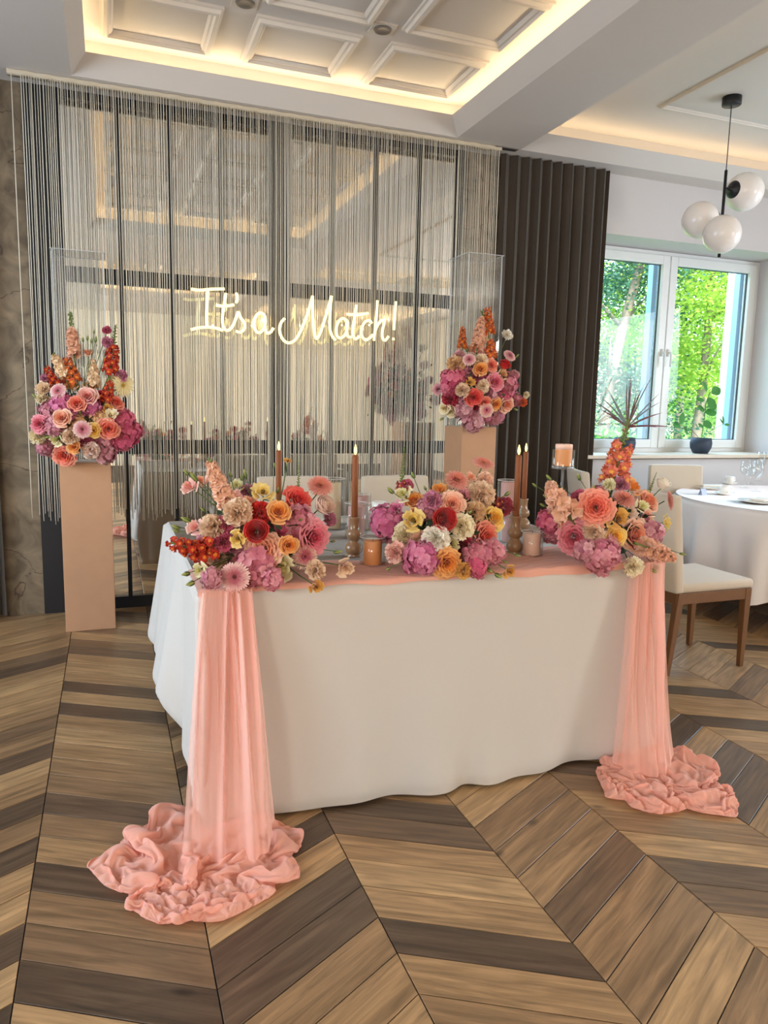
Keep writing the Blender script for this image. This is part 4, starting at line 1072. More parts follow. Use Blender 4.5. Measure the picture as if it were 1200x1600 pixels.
PAL = {  # heart, middle, rim
 'red': ((150, 12, 20), (214, 34, 36), (232, 62, 54)), 'coralred': ((196, 40, 40), (226, 68, 62), (240, 120, 104)), 'darkred': ((120, 12, 30), (176, 30, 52), (206, 60, 84)),
 'orange': ((214, 112, 34), (238, 152, 66), (246, 190, 128)), 'yellow': ((232, 158, 34), (246, 194, 76), (250, 220, 140)), 'paleyellow': ((120, 84, 20), (236, 196, 92), (246, 222, 150)),
 'ochre': ((110, 62, 20), (206, 142, 56), (232, 180, 96)), 'peach': ((226, 120, 84), (240, 166, 132), (250, 208, 182)), 'coral': ((214, 66, 52), (238, 118, 92), (246, 170, 146)),
 'pink': ((196, 44, 74), (222, 104, 122), (238, 162, 168)), 'palepink': ((222, 110, 96), (240, 172, 158), (250, 210, 198)), 'beige': ((176, 118, 92), (226, 186, 148), (242, 214, 184)),
 'cream': ((206, 176, 110), (240, 222, 176), (250, 238, 208)), 'white': ((226, 206, 160), (244, 234, 214), (252, 246, 234)), 'blush': ((206, 190, 120), (244, 214, 196), (246, 222, 208)),
 'hotpink': ((180, 56, 92), (212, 92, 124), (232, 138, 154)), 'hpink': ((176, 82, 104), (210, 122, 138), (232, 168, 170)), 'mauve': ((150, 74, 98), (200, 128, 140), (230, 180, 178)),
 'lilac': ((172, 70, 116), (210, 110, 150), (234, 160, 184)), 'magenta': ((140, 30, 62), (184, 62, 96), (212, 104, 130)), 'purple': ((140, 62, 100), (188, 100, 132), (218, 146, 166)),
 'hbeige': ((180, 120, 84), (222, 170, 120), (240, 204, 158)), 'gpink': ((120, 60, 56), (208, 116, 128), (252, 222, 212)), 'gsalmon': ((190, 110, 60), (226, 136, 118), (244, 186, 168)),
 'gcrim': ((150, 40, 66), (214, 120, 128), (250, 226, 204)), 'gcream': ((200, 160, 60), (242, 222, 160), (250, 236, 196)), 'snapred': ((232, 130, 40), (196, 48, 30), (206, 66, 44)),
 'snaporange': ((240, 160, 50), (214, 92, 40), (226, 110, 62)), 'snapcoral': ((246, 178, 80), (226, 116, 92), (238, 140, 116)), 'stockp': ((200, 150, 104), (238, 186, 154), (248, 212, 188)), 'stockc': ((214, 180, 130), (246, 216, 176), (252, 232, 204)),
 'greenc': ((180, 180, 80), (226, 216, 150), (244, 236, 200)), 'snapmag': ((230, 150, 80), (156, 40, 62), (176, 70, 84)),
}
CN = {'red': 'red', 'coralred': 'coral red', 'darkred': 'dark red', 'orange': 'orange', 'yellow': 'golden yellow', 'paleyellow': 'pale yellow', 'ochre': 'ochre', 'peach': 'peach', 'coral': 'coral', 'pink': 'deep pink', 'palepink': 'pale pink', 'beige': 'beige', 'cream': 'cream', 'white': 'white', 'blush': 'blush white', 'hotpink': 'hot pink', 'hpink': 'pink', 'mauve': 'mauve pink', 'lilac': 'lilac pink', 'magenta': 'magenta', 'purple': 'purple pink', 'hbeige': 'peach beige', 'gpink': 'pink with dark centre', 'gsalmon': 'salmon pink', 'gcrim': 'cream with crimson heart', 'gcream': 'cream', 'snapred': 'rust red', 'snaporange': 'orange', 'snapcoral': 'coral orange', 'stockp': 'peach', 'stockc': 'cream', 'greenc': 'greenish cream', 'snapmag': 'wine red'}
def pm(c): return petal_mat('petal_' + c, *PAL[c], p1=.45)
RAW = {}
def raw(kind, var):
    if (kind, var) in RAW: return RAW[(kind, var)]
    s = var * 13 + 5
    if kind == 'rose': b = wrap_petals(24, s, 1.0, .62, .035)
    elif kind == 'garden': b = wrap_petals(40, s, 1.0, .42, .06, wide=(.7, .55))
    elif kind == 'ranunculus': b = wrap_petals(40, s, .55, .72, .015, close=.42, wide=(1.2, .7))
    elif kind == 'open': b = wrap_petals(12, s, 1.15, .34, .06, wide=(.7, .62)); b.centre = MB().lathe([(.16, -.1), (.17, .12), (.1, .2), (0, .22)], 10)
    elif kind == 'lisianthus': b = wrap_petals(11, s, .8, .62, .08, wide=(.9, .62))
    elif kind == 'carnation': b = carnation(52, s)
    elif kind == 'gerbera': b = daisy([(34, .2, 1.0, .0, .02, .10), (32, .18, .93, .03, .10, .09), (26, .15, .72, .07, .20, .07), (20, .12, .48, .12, .24, .055)], s, .20)
    elif kind == 'pompon': b = daisy([(34, .2, 1.0, -.05, .06, .07), (32, .18, .9, .05, .26, .065), (28, .15, .72, .12, .40, .06), (22, .1, .5, .18, .50, .05), (14, .05, .3, .2, .52, .04)], s, .10, .3)
    elif kind == 'daisy': b = daisy([(22, .15, 1.0, .0, .05, .085), (20, .12, .85, .04, .12, .08)], s, .15)
    elif kind == 'hydrangea': b = hydrangea(s)
    elif kind == 'bud': b = bud_mesh(s)
    RAW[(kind, var)] = b; return b
NM = {'rose': 'rose', 'garden': 'garden_rose', 'ranunculus': 'ranunculus', 'open': 'butterfly_ranunculus', 'lisianthus': 'lisianthus', 'carnation': 'carnation', 'gerbera': 'gerbera', 'pompon': 'gerbera', 'daisy': 'gerbera', 'hydrangea': 'hydrangea', 'bud': 'flower_bud'}
MC = {}
def fmesh(kind, col, var):
    k = (kind, col, var)
    if k not in MC:
        mats = [pm(col)] if kind != 'bud' else [BUDG if col == 'green' else pm(col), GREEN]
        MC[k] = raw(kind, var).mesh(NM[kind] + '_' + col, mats)
    return MC[k]
def centre(o, kind, col, var):
    """the heart of an open flower, a child of the flower"""
    c = getattr(raw(kind, var), 'centre', None)
    if c is None: return
    k = ('centre', kind, col, var)
    if k not in MC: MC[k] = c.mesh('flower_centre', pm(col))
    ob('flower_centre', MC[k], o, label='darker centre of the flower')
def quat_to(n, spin): return Vector((0, 0, 1)).rotation_difference(n.normalized()) @ Quaternion((0, 0, 1), spin)
def arrangement(name, base, label, group, ell, flowers, spikes, buds, ylim, backn, leafn, seed, fill=16):
    """flowers: (x, y, radius_px, kind, colour[, dY]); positions lie on the shell of a real ellipsoid"""
    rg = random.Random(seed); t = thing(name, base, label, 'flower arrangement', group); BO = Vector(base)
    (cxp, cyp, Yc, rx, ry, rz) = ell; Cc = atY(cxp, cyp, Yc)
    def place(x, y, dY=0, out=1.0):
        p0 = atY(x, y, Yc); u = (p0.x - Cc.x) / rx; v = (p0.z - Cc.z) / rz; q = u * u + v * v
        Y = Yc - ry * math.sqrt(max(0, 1 - min(q, 1))) * out + dY
        p = atY(x, y, Y); Y = min(Y, ylim(p)) ; return atY(x, y, Y)
    def face(p):
        n = Vector(((p.x - Cc.x) / rx, (p.y - Cc.y) / ry, (p.z - Cc.z) / rz)); n = n.normalized() if n.length > .01 else Vector((0, -1, 0))
        toc = (CAM - p).normalized()
        return (n * .55 + Vector((0, -1, .15)) * .45 + Vector((-.12, -.2, .1)) + Vector((rg.uniform(-.2, .2), rg.uniform(-.1, .1), rg.uniform(-.18, .18)))).normalized()
    def stem(p, q, r=.0022):
        mid = (p + q) / 2 + Vector((0, 0, -.02)); P = [((1 - s) ** 2) * p + 2 * s * (1 - s) * mid + s * s * q - BO for s in (0, .25, .5, .75, 1)]
        ob('stem', MB().tube(P, r, 5).mesh('stem', GREEN), t)
    for f in flowers:
        x, y, rp, kind, col = f[:5]; dY = f[5] if len(f) > 5 else 0; n = f[6] if len(f) > 6 else None
        p = place(x, y, dY + (.035 if kind == 'hydrangea' else 0)); R = rp * depth(p) / FPX * (1.22 if kind != 'hydrangea' else 1.24)
        nn = Vector(n).normalized() if n else face(p)
        vr = rg.randrange(3); o = ob(NM[kind], fmesh(kind, col, vr), t, p - BO - nn * R * (.15 if kind in ('rose', 'garden', 'lisianthus', 'ranunculus') else 0), quat_to(nn, rg.uniform(0, 6)), '%s %s' % (CN.get(col, col), NM[kind].replace('_', ' ')))
        o.scale = (R, R, R); centre(o, kind, col, vr)
        stem(p - nn * R * .5, Cc + Vector((rg.uniform(-.05, .05), rg.uniform(-.03, .03), -.03)))
    for (x0, y0, x1, y1, rp, kind, col, tipg, *dd) in spikes:
        p0 = place(x0, y0, (dd[0] if dd else 0)); p1 = atY(x1, y1, p0.y + (dd[1] if len(dd) > 1 else .01)); R = rp * depth(p0) / FPX * (1.35 if tipg < .9 else 1); L = (p1 - p0).length / R
        fn = spike_stock if kind == 'stock' else spike_snap
        b = fn(rg.randrange(99), L, tipg, n=int(max(14, min(44, 9 * L))))
        o = ob('stock_flower' if kind == 'stock' else 'snapdragon', b.mesh(kind + '_' + col, [pm(col), mat('spike_green', (104, 118, 58), .55)]), t, p0 - BO, quat_to(p1 - p0, rg.uniform(0, 6)), '%s %s spike' % (CN.get(col, col), 'stock' if kind == 'stock' else 'snapdragon'))
        o.scale = (R, R, R); stem(p0, Cc + Vector((rg.uniform(-.04, .04), 0, -.04)), .003)
    for (x, y, rp, *dd) in buds:
        p = place(x, y, dd[0] if dd else 0); R = rp * depth(p) / FPX; nn = (p - Cc).normalized() + Vector((0, 0, .25))
        o = ob('flower_bud', fmesh('bud', 'green', 0), t, p - BO, quat_to(nn, 0), 'green flower bud'); o.scale = (R * .8, R * .8, R * 1.05)
        stem(p, Cc + Vector((rg.uniform(-.06, .06), 0, 0)), .0014)
    for k in range(fill):
        a = rg.uniform(0, 2 * PI); q_ = math.sqrt(rg.random()) * .80; p0 = Vector((Cc.x + rx * q_ * math.cos(a), Yc, Cc.z - rz * .12 + rz * .85 * q_ * math.sin(a)))
        Y_ = min(Yc - ry * .35, 9); p = Vector((p0.x, Y_, p0.z)); Yl = ylim(p)
        if p.y > Yl: p.y = Yl + .03 if BO.z < .9 else Yl
        kd, cl = rg.choice([('carnation', 'mauve'), ('hydrangea', 'mauve'), ('carnation', 'beige'), ('lisianthus', 'peach'), ('hydrangea', 'hpink'), ('carnation', 'hpink'), ('lisianthus', 'palepink'), ('carnation', 'darkred')]); R = rg.uniform(.024, .036) * (1 if BO.z < .9 else 1.1)
        n = Vector((rg.uniform(-.5, .5), -1, rg.uniform(-.3, .5)))
        o = ob(NM[kd], fmesh(kd, cl, rg.randrange(3)), t, p - BO, quat_to(n, rg.uniform(0, 6)), '%s %s' % (CN[cl], NM[kd].replace('_', ' '))); o.scale = (R, R, R)
    # flowers on the far side, seen in the mirrors
    for k in range(backn):
        a = rg.uniform(0, PI); v = rg.uniform(-.75, .8); rr = math.sqrt(1 - v * v)
        n = Vector((rr * math.cos(a), abs(rr * math.sin(a)), v)); p = Cc + Vector((n.x * rx * .85, n.y * ry * .85, n.z * rz * .8))
        if p.z < BO.z + .04: continue
        R = rg.uniform(.028, .05) * (rx / .28); kd, cl = rg.choice([('rose', 'peach'), ('carnation', 'beige'), ('hydrangea', 'hpink'), ('garden', 'coral'), ('hydrangea', 'mauve'), ('rose', 'pink'), ('rose', 'orange')])
        o = ob(NM[kd], fmesh(kd, cl, rg.randrange(3)), t, p - BO, quat_to(n, rg.uniform(0, 6)), '%s %s' % (CN[cl], NM[kd].replace('_', ' '))); o.scale = (R, R, R)
    # leaves
    lm = MB(); P = []
    for s in range(5):
        u = s / 4; w_ = .5 * math.sin(PI * (.06 + .88 * u)) * .62; P.append([(w_ * e, u * 1.6, -.25 * u * u - .1 * (1 - abs(e))) for e in (-1, 0, 1)])
    lm.grid(P); leafme = lm.mesh('leaf', DGREEN)
    for k in range(leafn):
        a = rg.uniform(0, 2 * PI); v = rg.uniform(-.8, .9); rr = math.sqrt(1 - v * v); n = Vector((rr * math.cos(a), rr * math.sin(a), v))
        p = Cc + Vector((n.x * rx * .72, n.y * ry * .72, n.z * rz * .72))
        if p.z < BO.z + .02: continue
        o = ob('leaf', leafme, t, p - BO, n.to_track_quat('Y', 'Z')); sc_ = rg.uniform(.022, .04); o.scale = (sc_, sc_, sc_)
    # inner greenery
    g = MB()
    for k in range(700):
        v = Vector((rg.gauss(0, 1), rg.gauss(0, 1), rg.gauss(0, 1))).normalized() * rg.uniform(.45, .82); p = Vector((v.x * rx, v.y * ry, v.z * rz)) + Cc - BO
        if p.z < .004: p.z = .004 + rg.random() * .03
        a = Vector((rg.uniform(-1, 1), rg.uniform(-1, 1), rg.uniform(-1, 1))).normalized() * .018; b_ = a.cross(v).normalized() * .01; g.add([p - a, p + b_, p + a, p - b_], [(0, 1, 2, 3)])
    tag(ob('greenery', g.mesh('greenery', DGREEN, False), t), kind='stuff')
    hb = (Cc.z - BO.z) * (.3 if BO.z > .9 else 1)
    if BO.z < .9: ob('foam_base', MB().lathe([(0, 0), ((.085 if BO.z < .9 else .05) * .9, 0), ((.085 if BO.z < .9 else .05), .01), ((.085 if BO.z < .9 else .05) * .8, hb * .3), (0, hb * .35)], 18).mesh('foam', mat('floral_foam', (40, 52, 34), .9)), t)
    return t
UP = (0, -.3, 1)
GFT = 'flower arrangements along the table front'
def limT(p): return 9 if p.z > .84 else 2.225 + max(0, (p.z - .76)) * 1.2
c_ = atY(405, 838, 2.45)
arrangement('flower_arrangement', (c_.x, 2.47, TZ + .012), 'left table flowers, red ranunculus and pink roses above the peach drape', GFT, (408, 835, 2.46, .235, .17, .15), [
 (296, 760, 14, 'lisianthus', 'palepink'), (314, 752, 13, 'lisianthus', 'peach', .02), (411, 769, 18, 'open', 'paleyellow'), (369, 800, 21, 'carnation', 'beige', -.02), (332, 822, 18, 'carnation', 'beige'), (306, 824, 14, 'lisianthus', 'palepink', .02),
 (406, 800, 17, 'carnation', 'red', .03), (436, 799, 18, 'rose', 'orange', -.02), (467, 779, 22, 'garden', 'coralred'), (500, 761, 18, 'pompon', 'gsalmon', .02, (0, -.7, .8)), (507, 789, 19, 'ranunculus', 'blush', -.02),
 (401, 830, 21, 'ranunculus', 'red', -.04), (492, 840, 27, 'garden', 'pink', -.03), (412, 858, 27, 'garden', 'peach', -.02), (452, 852, 15, 'rose', 'orange', -.05), (475, 869, 18, 'pompon', 'gcrim', -.04), (371, 841, 15, 'open', 'paleyellow', -.03),
 (367, 901, 20, 'gerbera', 'gpink', -.04), (465, 817, 26, 'hydrangea', 'hpink', .02), (398, 888, 28, 'hydrangea', 'hpink', .0), (380, 850, 24, 'hydrangea', 'mauve', .05), (440, 822, 22, 'hydrangea', 'hotpink', .05), (438, 886, 22, 'lisianthus', 'greenc', .0), (347, 847, 14, 'carnation', 'magenta'), (354, 818, 13, 'carnation', 'magenta', .01),
 (311, 891, 12, 'open', 'greenc'), (337, 878, 15, 'carnation', 'beige'), (494, 891, 14, 'carnation', 'beige'), (494, 917, 12, 'open', 'ochre', -.03), (540, 887, 15, 'lisianthus', 'beige', .0), (517, 810, 10, 'carnation', 'purple'),
 (450, 720, 6, 'open', 'ochre', .05), (388, 766, 11, 'carnation', 'purple', .03), (370, 759, 12, 'lisianthus', 'greenc', .03), (364, 780, 15, 'carnation', 'palepink', .02), (388, 785, 14, 'lisianthus', 'peach', .05), (330, 905, 15, 'hydrangea', 'mauve', .02), (352, 872, 16, 'hydrangea', 'hpink', .05), (425, 905, 16, 'hydrangea', 'hpink', .02)],
 [(357, 792, 328, 722, 16, 'stock', 'stockp', .04, .02), (330, 868, 268, 848, 17, 'snap', 'snapred', .02, -.02, -.04), (466, 768, 467, 716, 7, 'snap', 'gcrim', .99, .04), (336, 850, 302, 858, 15, 'snap', 'snapred', .0, -.01)],
 [(291, 738, 6), (303, 745, 9), (291, 812, 9), (275, 823, 7), (275, 829, 6), (290, 897, 8), (297, 912, 9), (360, 741, 5), (383, 740, 7), (377, 746, 5), (428, 727, 4), (434, 766, 5), (317, 796, 5), (528, 862, 7), (521, 846, 4), (470, 812, 4)], limT, 12, 16, 31)
c_ = atY(700, 825, 2.45)
arrangement('flower_arrangement', (c_.x, 2.47, TZ + .012), 'middle table flowers with white carnation and orange red ranunculus', GFT, (700, 822, 2.46, .205, .16, .14), [
 (630, 772, 14, 'lisianthus', 'greenc'), (636, 757, 9, 'carnation', 'magenta', .02), (647, 782, 15, 'rose', 'orange', .02), (687, 765, 14, 'lisianthus', 'orange', .02), (713, 752, 17, 'pompon', 'gsalmon', -.01), (755, 724, 15, 'gerbera', 'gsalmon', .05, (0, -.55, 1)), (754, 771, 20, 'carnation', 'beige', -.02), (759, 747, 11, 'carnation', 'stockp', .02),
 (619, 795, 13, 'lisianthus', 'lilac'), (602, 814, 24, 'hydrangea', 'lilac', -.01), (708, 786, 19, 'garden', 'peach'), (676, 780, 14, 'carnation', 'purple'), (645, 813, 18, 'open', 'paleyellow', -.02), (694, 810, 21, 'ranunculus', 'red', -.04), (722, 822, 18, 'carnation', 'cream', -.03), (772, 809, 19, 'rose', 'yellow', -.02), (681, 841, 19, 'carnation', 'white', -.05),
 (633, 838, 20, 'carnation', 'cream', .0), (652, 845, 16, 'carnation', 'stockp', -.0), (761, 839, 24, 'garden', 'coral', -.03), (707, 850, 12, 'lisianthus', 'greenc', -.03), (724, 856, 17, 'rose', 'darkred', -.01), (700, 881, 23, 'garden', 'orange', -.03), (725, 892, 12, 'carnation', 'ochre'), (656, 873, 25, 'hydrangea', 'lilac', .0), (619, 864, 16, 'carnation', 'palepink'),
 (747, 866, 20, 'hydrangea', 'hpink', .02), (771, 862, 18, 'hydrangea', 'hpink', .02), (746, 888, 15, 'hydrangea', 'hotpink', .0), (796, 893, 11, 'lisianthus', 'ochre', .0), (789, 790, 14, 'carnation', 'snapmag'), (744, 799, 15, 'carnation', 'hbeige', .02), (665, 795, 15, 'hydrangea', 'mauve', .02), (725, 772, 10, 'carnation', 'hpink', .03), (605, 835, 14, 'hydrangea', 'hpink', .03), (690, 865, 14, 'carnation', 'magenta', .01), (735, 745, 10, 'lisianthus', 'peach', .02), (668, 855, 14, 'hydrangea', 'mauve', .02)],
 [(627, 765, 632, 698, 8, 'snap', 'snapmag', .85, .03), (770, 785, 800, 795, 10, 'snap', 'snapmag', .0, .0)],
 [(645, 742, 6), (649, 866, 6, -.03), (765, 891, 7), (779, 900, 7), (793, 771, 6), (606, 889, 5), (610, 766, 7), (664, 762, 4), (735, 800, 5, -.05), (809, 868, 5), (790, 878, 4)], limT, 12, 14, 47)
c_ = atY(952, 815, 2.46)
arrangement('flower_arrangement', (c_.x, 2.47, TZ + .012), 'right table flowers with a tall coral snapdragon before the window', GFT, (950, 815, 2.46, .215, .16, .135), [
 (953, 756, 9, 'carnation', 'greenc', -.02), (972, 755, 11, 'carnation', 'purple'), (991, 760, 15, 'lisianthus', 'orange', .02), (1037, 755, 13, 'ranunculus', 'white', .02, (.2, -.3, 1)), (974, 781, 16, 'pompon', 'gsalmon', -.01, (0, -.6, .8)), (1011, 783, 22, 'rose', 'peach'), (1004, 791, 11, 'lisianthus', 'greenc', -.04), (932, 792, 27, 'garden', 'coral', -.03), (907, 779, 13, 'carnation', 'magenta', .01),
 (1046, 782, 13, 'gerbera', 'gsalmon', 0, (1, -.5, .2)), (1043, 817, 12, 'open', 'paleyellow', 0, (1, -.4, 0)), (966, 811, 18, 'open', 'ochre', -.04), (962, 838, 17, 'rose', 'yellow', -.04), (993, 835, 24, 'rose', 'peach', -.03), (857, 813, 17, 'hydrangea', 'hotpink'), (860, 834, 14, 'hydrangea', 'hpink', .02), (898, 841, 26, 'garden', 'pink', -.03), (928, 831, 16, 'carnation', 'beige', -.01),
 (941, 872, 24, 'hydrangea', 'hpink', .0), (950, 850, 18, 'hydrangea', 'mauve', .02), (915, 862, 16, 'hydrangea', 'mauve', .02), (1021, 833, 16, 'hydrangea', 'mauve', .02), (991, 886, 15, 'carnation', 'cream'), (861, 759, 9, 'carnation', 'stockp'), (892, 808, 14, 'carnation', 'hbeige', .01), (1008, 812, 14, 'lisianthus', 'mauve', .02), (935, 770, 12, 'hydrangea', 'hpink', .04), (985, 800, 14, 'lisianthus', 'blush', .04), (880, 820, 14, 'hydrangea', 'mauve', .03)],
 [(958, 757, 982, 655, 20, 'snap', 'snapcoral', .42, .03, .02), (893, 812, 862, 768, 24, 'stock', 'stockp', .0, -.01), (1002, 852, 1052, 872, 16, 'stock', 'stockp', .0, .0, -.02), (1014, 770, 1026, 738, 6, 'snap', 'greenc', .99, .02)],
 [(1028, 887, 7), (1022, 892, 6), (835, 758, 5), (857, 746, 6), (847, 789, 5), (1067, 866, 5), (928, 763, 6), (904, 745, 6), (851, 775, 4), (985, 775, 4)], limT, 12, 14, 53)
GFP = 'flower arrangements on the pedestals'
def limL(p): return 4.62 if p.z > 1.06 else 4.47
def limR(p): return 4.47 if p.z > 1.29 else 4.32
c_ = atY(133, 660, 4.5)
arrangement('flower_arrangement', (-.13, 4.47, .992), 'flowers around the left pedestal top with hot pink hydrangea', GFP, (130, 660, 4.50, .27, .12, .20), [
 (137, 551, 8, 'lisianthus', 'peach'), (167, 515, 6, 'carnation', 'magenta'), (168, 534, 8, 'carnation', 'purple'), (191, 586, 9, 'carnation', 'purple', 0, (.6, -.3, .7)), (69, 590, 6, 'carnation', 'purple'), (111, 602, 10, 'lisianthus', 'orange'), (142, 604, 10, 'lisianthus', 'orange'), (192, 602, 16, 'daisy', 'gcream', 0, (.5, -1, 0)), (178, 594, 12, 'daisy', 'gcream', .02, (-.3, -.6, .7)),
 (66, 606, 11, 'carnation', 'stockc'), (63, 622, 8, 'carnation', 'cream'), (91, 611, 11, 'gerbera', 'gpink', -.03), (136, 619, 15, 'rose', 'palepink', -.02), (120, 630, 13, 'rose', 'coral', -.02), (98, 631, 16, 'hydrangea', 'lilac'), (143, 634, 14, 'hydrangea', 'lilac'), (110, 645, 12, 'hydrangea', 'lilac', .01), (181, 629, 12, 'rose', 'coral'), (168, 638, 8, 'open', 'ochre'), (173, 648, 10, 'lisianthus', 'cream', -.02), (96, 653, 14, 'rose', 'peach', -.03), (61, 662, 14, 'garden', 'pink'),
 (129, 671, 12, 'gerbera', 'gpink', -.05), (146, 673, 11, 'rose', 'yellow', -.03), (170, 670, 16, 'rose', 'coral', -.03), (202, 677, 19, 'hydrangea', 'hotpink', .0), (194, 655, 15, 'hydrangea', 'hotpink', .0), (190, 690, 15, 'hydrangea', 'hotpink', -.01), (84, 665, 16, 'hydrangea', 'mauve'), (109, 682, 12, 'carnation', 'beige', -.02), (57, 682, 11, 'carnation', 'cream'), (71, 698, 14, 'hydrangea', 'mauve'), (99, 713, 17, 'garden', 'coral', -.02), (115, 699, 10, 'rose', 'orange', -.04),
 (142, 704, 12, 'carnation', 'blush', -.02), (165, 708, 16, 'hydrangea', 'mauve'), (160, 690, 14, 'hydrangea', 'hpink', .02), (154, 655, 13, 'hydrangea', 'hbeige', .01), (133, 691, 11, 'carnation', 'magenta', .02), (75, 640, 13, 'hydrangea', 'mauve', .02), (120, 660, 13, 'hydrangea', 'hbeige', .02), (88, 687, 11, 'lisianthus', 'greenc', .0), (160, 620, 10, 'carnation', 'darkred', .03), (100, 595, 10, 'lisianthus', 'coral', .03)],
 [(116, 558, 110, 491, 10, 'stock', 'stockp', .4, .0), (103, 590, 84, 555, 10, 'stock', 'stockc', .05), (118, 598, 104, 558, 10, 'snap', 'snaporange', .05), (147, 605, 145, 564, 10, 'stock', 'stockc', .0), (172, 584, 181, 508, 11, 'snap', 'snapred', .48), (88, 604, 72, 573, 8, 'snap', 'snapred', .1), (165, 628, 172, 600, 10, 'snap', 'snapred', .0)],
 [(130, 530, 4), (137, 528, 4), (143, 532, 4), (150, 530, 5), (147, 518, 3), (54, 619, 5), (75, 683, 5), (89, 684, 5), (125, 644, 4)], limL, 12, 14, 61)
arrangement('flower_arrangement', (2.24, 4.30, 1.225), 'flowers around the right pedestal top with red ranunculus', GFP, (752, 600, 4.34, .26, .12, .22), [
 (793, 522, 8, 'carnation', 'white', 0), (733, 562, 9, 'gerbera', 'gpink', -.03), (796, 556, 9, 'gerbera', 'gpink'), (760, 641, 10, 'gerbera', 'gcrim', -.05), (741, 547, 12, 'lisianthus', 'peach'), (755, 549, 10, 'lisianthus', 'palepink'), (753, 563, 10, 'carnation', 'stockc'), (751, 576, 11, 'rose', 'orange', -.02), (768, 570, 11, 'garden', 'coral', -.02), (789, 570, 10, 'ranunculus', 'red', -.03),
 (711, 568, 13, 'carnation', 'hbeige'), (718, 555, 9, 'carnation', 'mauve'), (708, 588, 17, 'hydrangea', 'hotpink'), (702, 606, 14, 'hydrangea', 'hotpink'), (734, 597, 8, 'open', 'ochre', -.02), (775, 596, 14, 'garden', 'pink', -.03), (723, 609, 10, 'carnation', 'beige', -.03), (796, 601, 15, 'hydrangea', 'hpink'), (741, 621, 14, 'rose', 'coralred', -.03), (758, 629, 10, 'rose', 'coral', -.02), (792, 633, 12, 'rose', 'peach', -.02), (775, 632, 10, 'rose', 'orange', -.0), (684, 608, 9, 'garden', 'mauve'),
 (704, 642, 12, 'rose', 'cream'), (694, 638, 9, 'rose', 'cream'), (724, 636, 16, 'hydrangea', 'mauve'), (739, 658, 16, 'hydrangea', 'mauve'), (772, 651, 15, 'hydrangea', 'mauve'), (755, 645, 14, 'hydrangea', 'hpink', .02), (819, 629, 6, 'carnation', 'snaporange'), (823, 617, 5, 'carnation', 'cream'), (808, 625, 9, 'hydrangea', 'hpink'), (756, 603, 10, 'carnation', 'stockc', -.01), (748, 590, 12, 'carnation', 'magenta', .03), (790, 615, 12, 'hydrangea', 'hotpink', .01), (785, 585, 10, 'lisianthus', 'hbeige', .01), (703, 623, 12, 'carnation', 'darkred', .02), (805, 585, 7, 'carnation', 'mauve'), (730, 578, 12, 'hydrangea', 'mauve', .03), (770, 615, 11, 'hydrangea', 'mauve', .02)],
 [(764, 523, 762, 484, 9, 'snap', 'snaporange', .0), (745, 548, 752, 498, 11, 'stock', 'stockp', .0), (755, 540, 754, 486, 9, 'stock', 'stockc', .3, .01), (722, 545, 723, 514, 7, 'snap', 'snaporange', .0), (767, 560, 767, 534, 9, 'snap', 'snaporange', .0)],
 [(808, 556, 4), (729, 545, 5), (736, 590, 4), (806, 640, 4), (690, 655, 4)], limR, 12, 12, 67)

# ================================================================ WINDOW PLANTS
POTM = mat('dark_blue_pot', (44, 54, 70), .55)
def pot(px_, py_, Y, label):
    c = atZ(px_, py_, .995); c.y = Y; p = atY(px_, py_, Y); x = p.x
    t = thing('potted_plant', (x, Y, .995), label, 'plant', 'potted plants on the window sill')
    ob('pot', MB().lathe([(0, 0), (.058, 0), (.066, .006), (.088, .05), (.092, .09), (.084, .135), (.079, .135), (.084, .09), (.07, .02), (0, .02)], 32).mesh('pot', POTM), t)
    ob('soil', MB().lathe([(.08, .118), (0, .122)], 20).mesh('soil', mat('soil', (50, 38, 30), .95)), t)
    return t, Vector((x, Y, .995))
t, o = pot(1094, 708, 5.14, 'small green leafy plant in a dark blue pot on the sill')
LG = mat('fresh_leaf', (64, 130, 56), .45)
def leaf_obj(t, p, d, L, W, m, name='leaf'):
    d = Vector(d).normalized(); s = d.cross(Vector((.25, -.8, .55))).normalized(); n = s.cross(d)
    P = []
    for k in range(6):
        u = k / 5; w_ = W * math.sin(PI * min(1, .05 + .93 * u)) ** .8; P.append([p + d * (L * u) + s * (w_ * e) + n * (-.12 * L * u * u + .1 * W * abs(e)) for e in (-1, 0, 1)])
    b = MB(); b.grid(P); return ob(name, b.mesh(name, m), t)
def pl_(x, y, o, Y): return atY(x, y, Y) - o
def stalk(t, pts, r, m=GREEN, name='stem'):
    P = smooth3(pts); ob(name, MB().tube(P, r, 6).mesh(name, m), t)
def smooth3(P, n=5):
    out = []
    for i in range(len(P) - 1):
        p0 = P[max(i - 1, 0)]; p1 = P[i]; p2 = P[i + 1]; p3 = P[min(i + 2, len(P) - 1)]
        for k in range(n):
            q = k / n; out.append(.5 * ((2 * p1) + (p2 - p0) * q + (2 * p0 - 5 * p1 + 4 * p2 - p3) * q * q + (3 * p1 - p0 - 3 * p2 + p3) * q ** 3))
    out.append(P[-1]); return out
Y = 5.14
stalk(t, [Vector((0, 0, .11)), pl_(1101, 650, o, Y), pl_(1103, 630, o, Y), pl_(1110, 612, o, Y)], .0035)
stalk(t, [Vector((0, 0, .11)), pl_(1080, 672, o, Y), pl_(1062, 664, o, Y)], .0022)
stalk(t, [Vector((0, 0, .11)), pl_(1112, 672, o, Y), pl_(1132, 662, o, Y)], .0022)
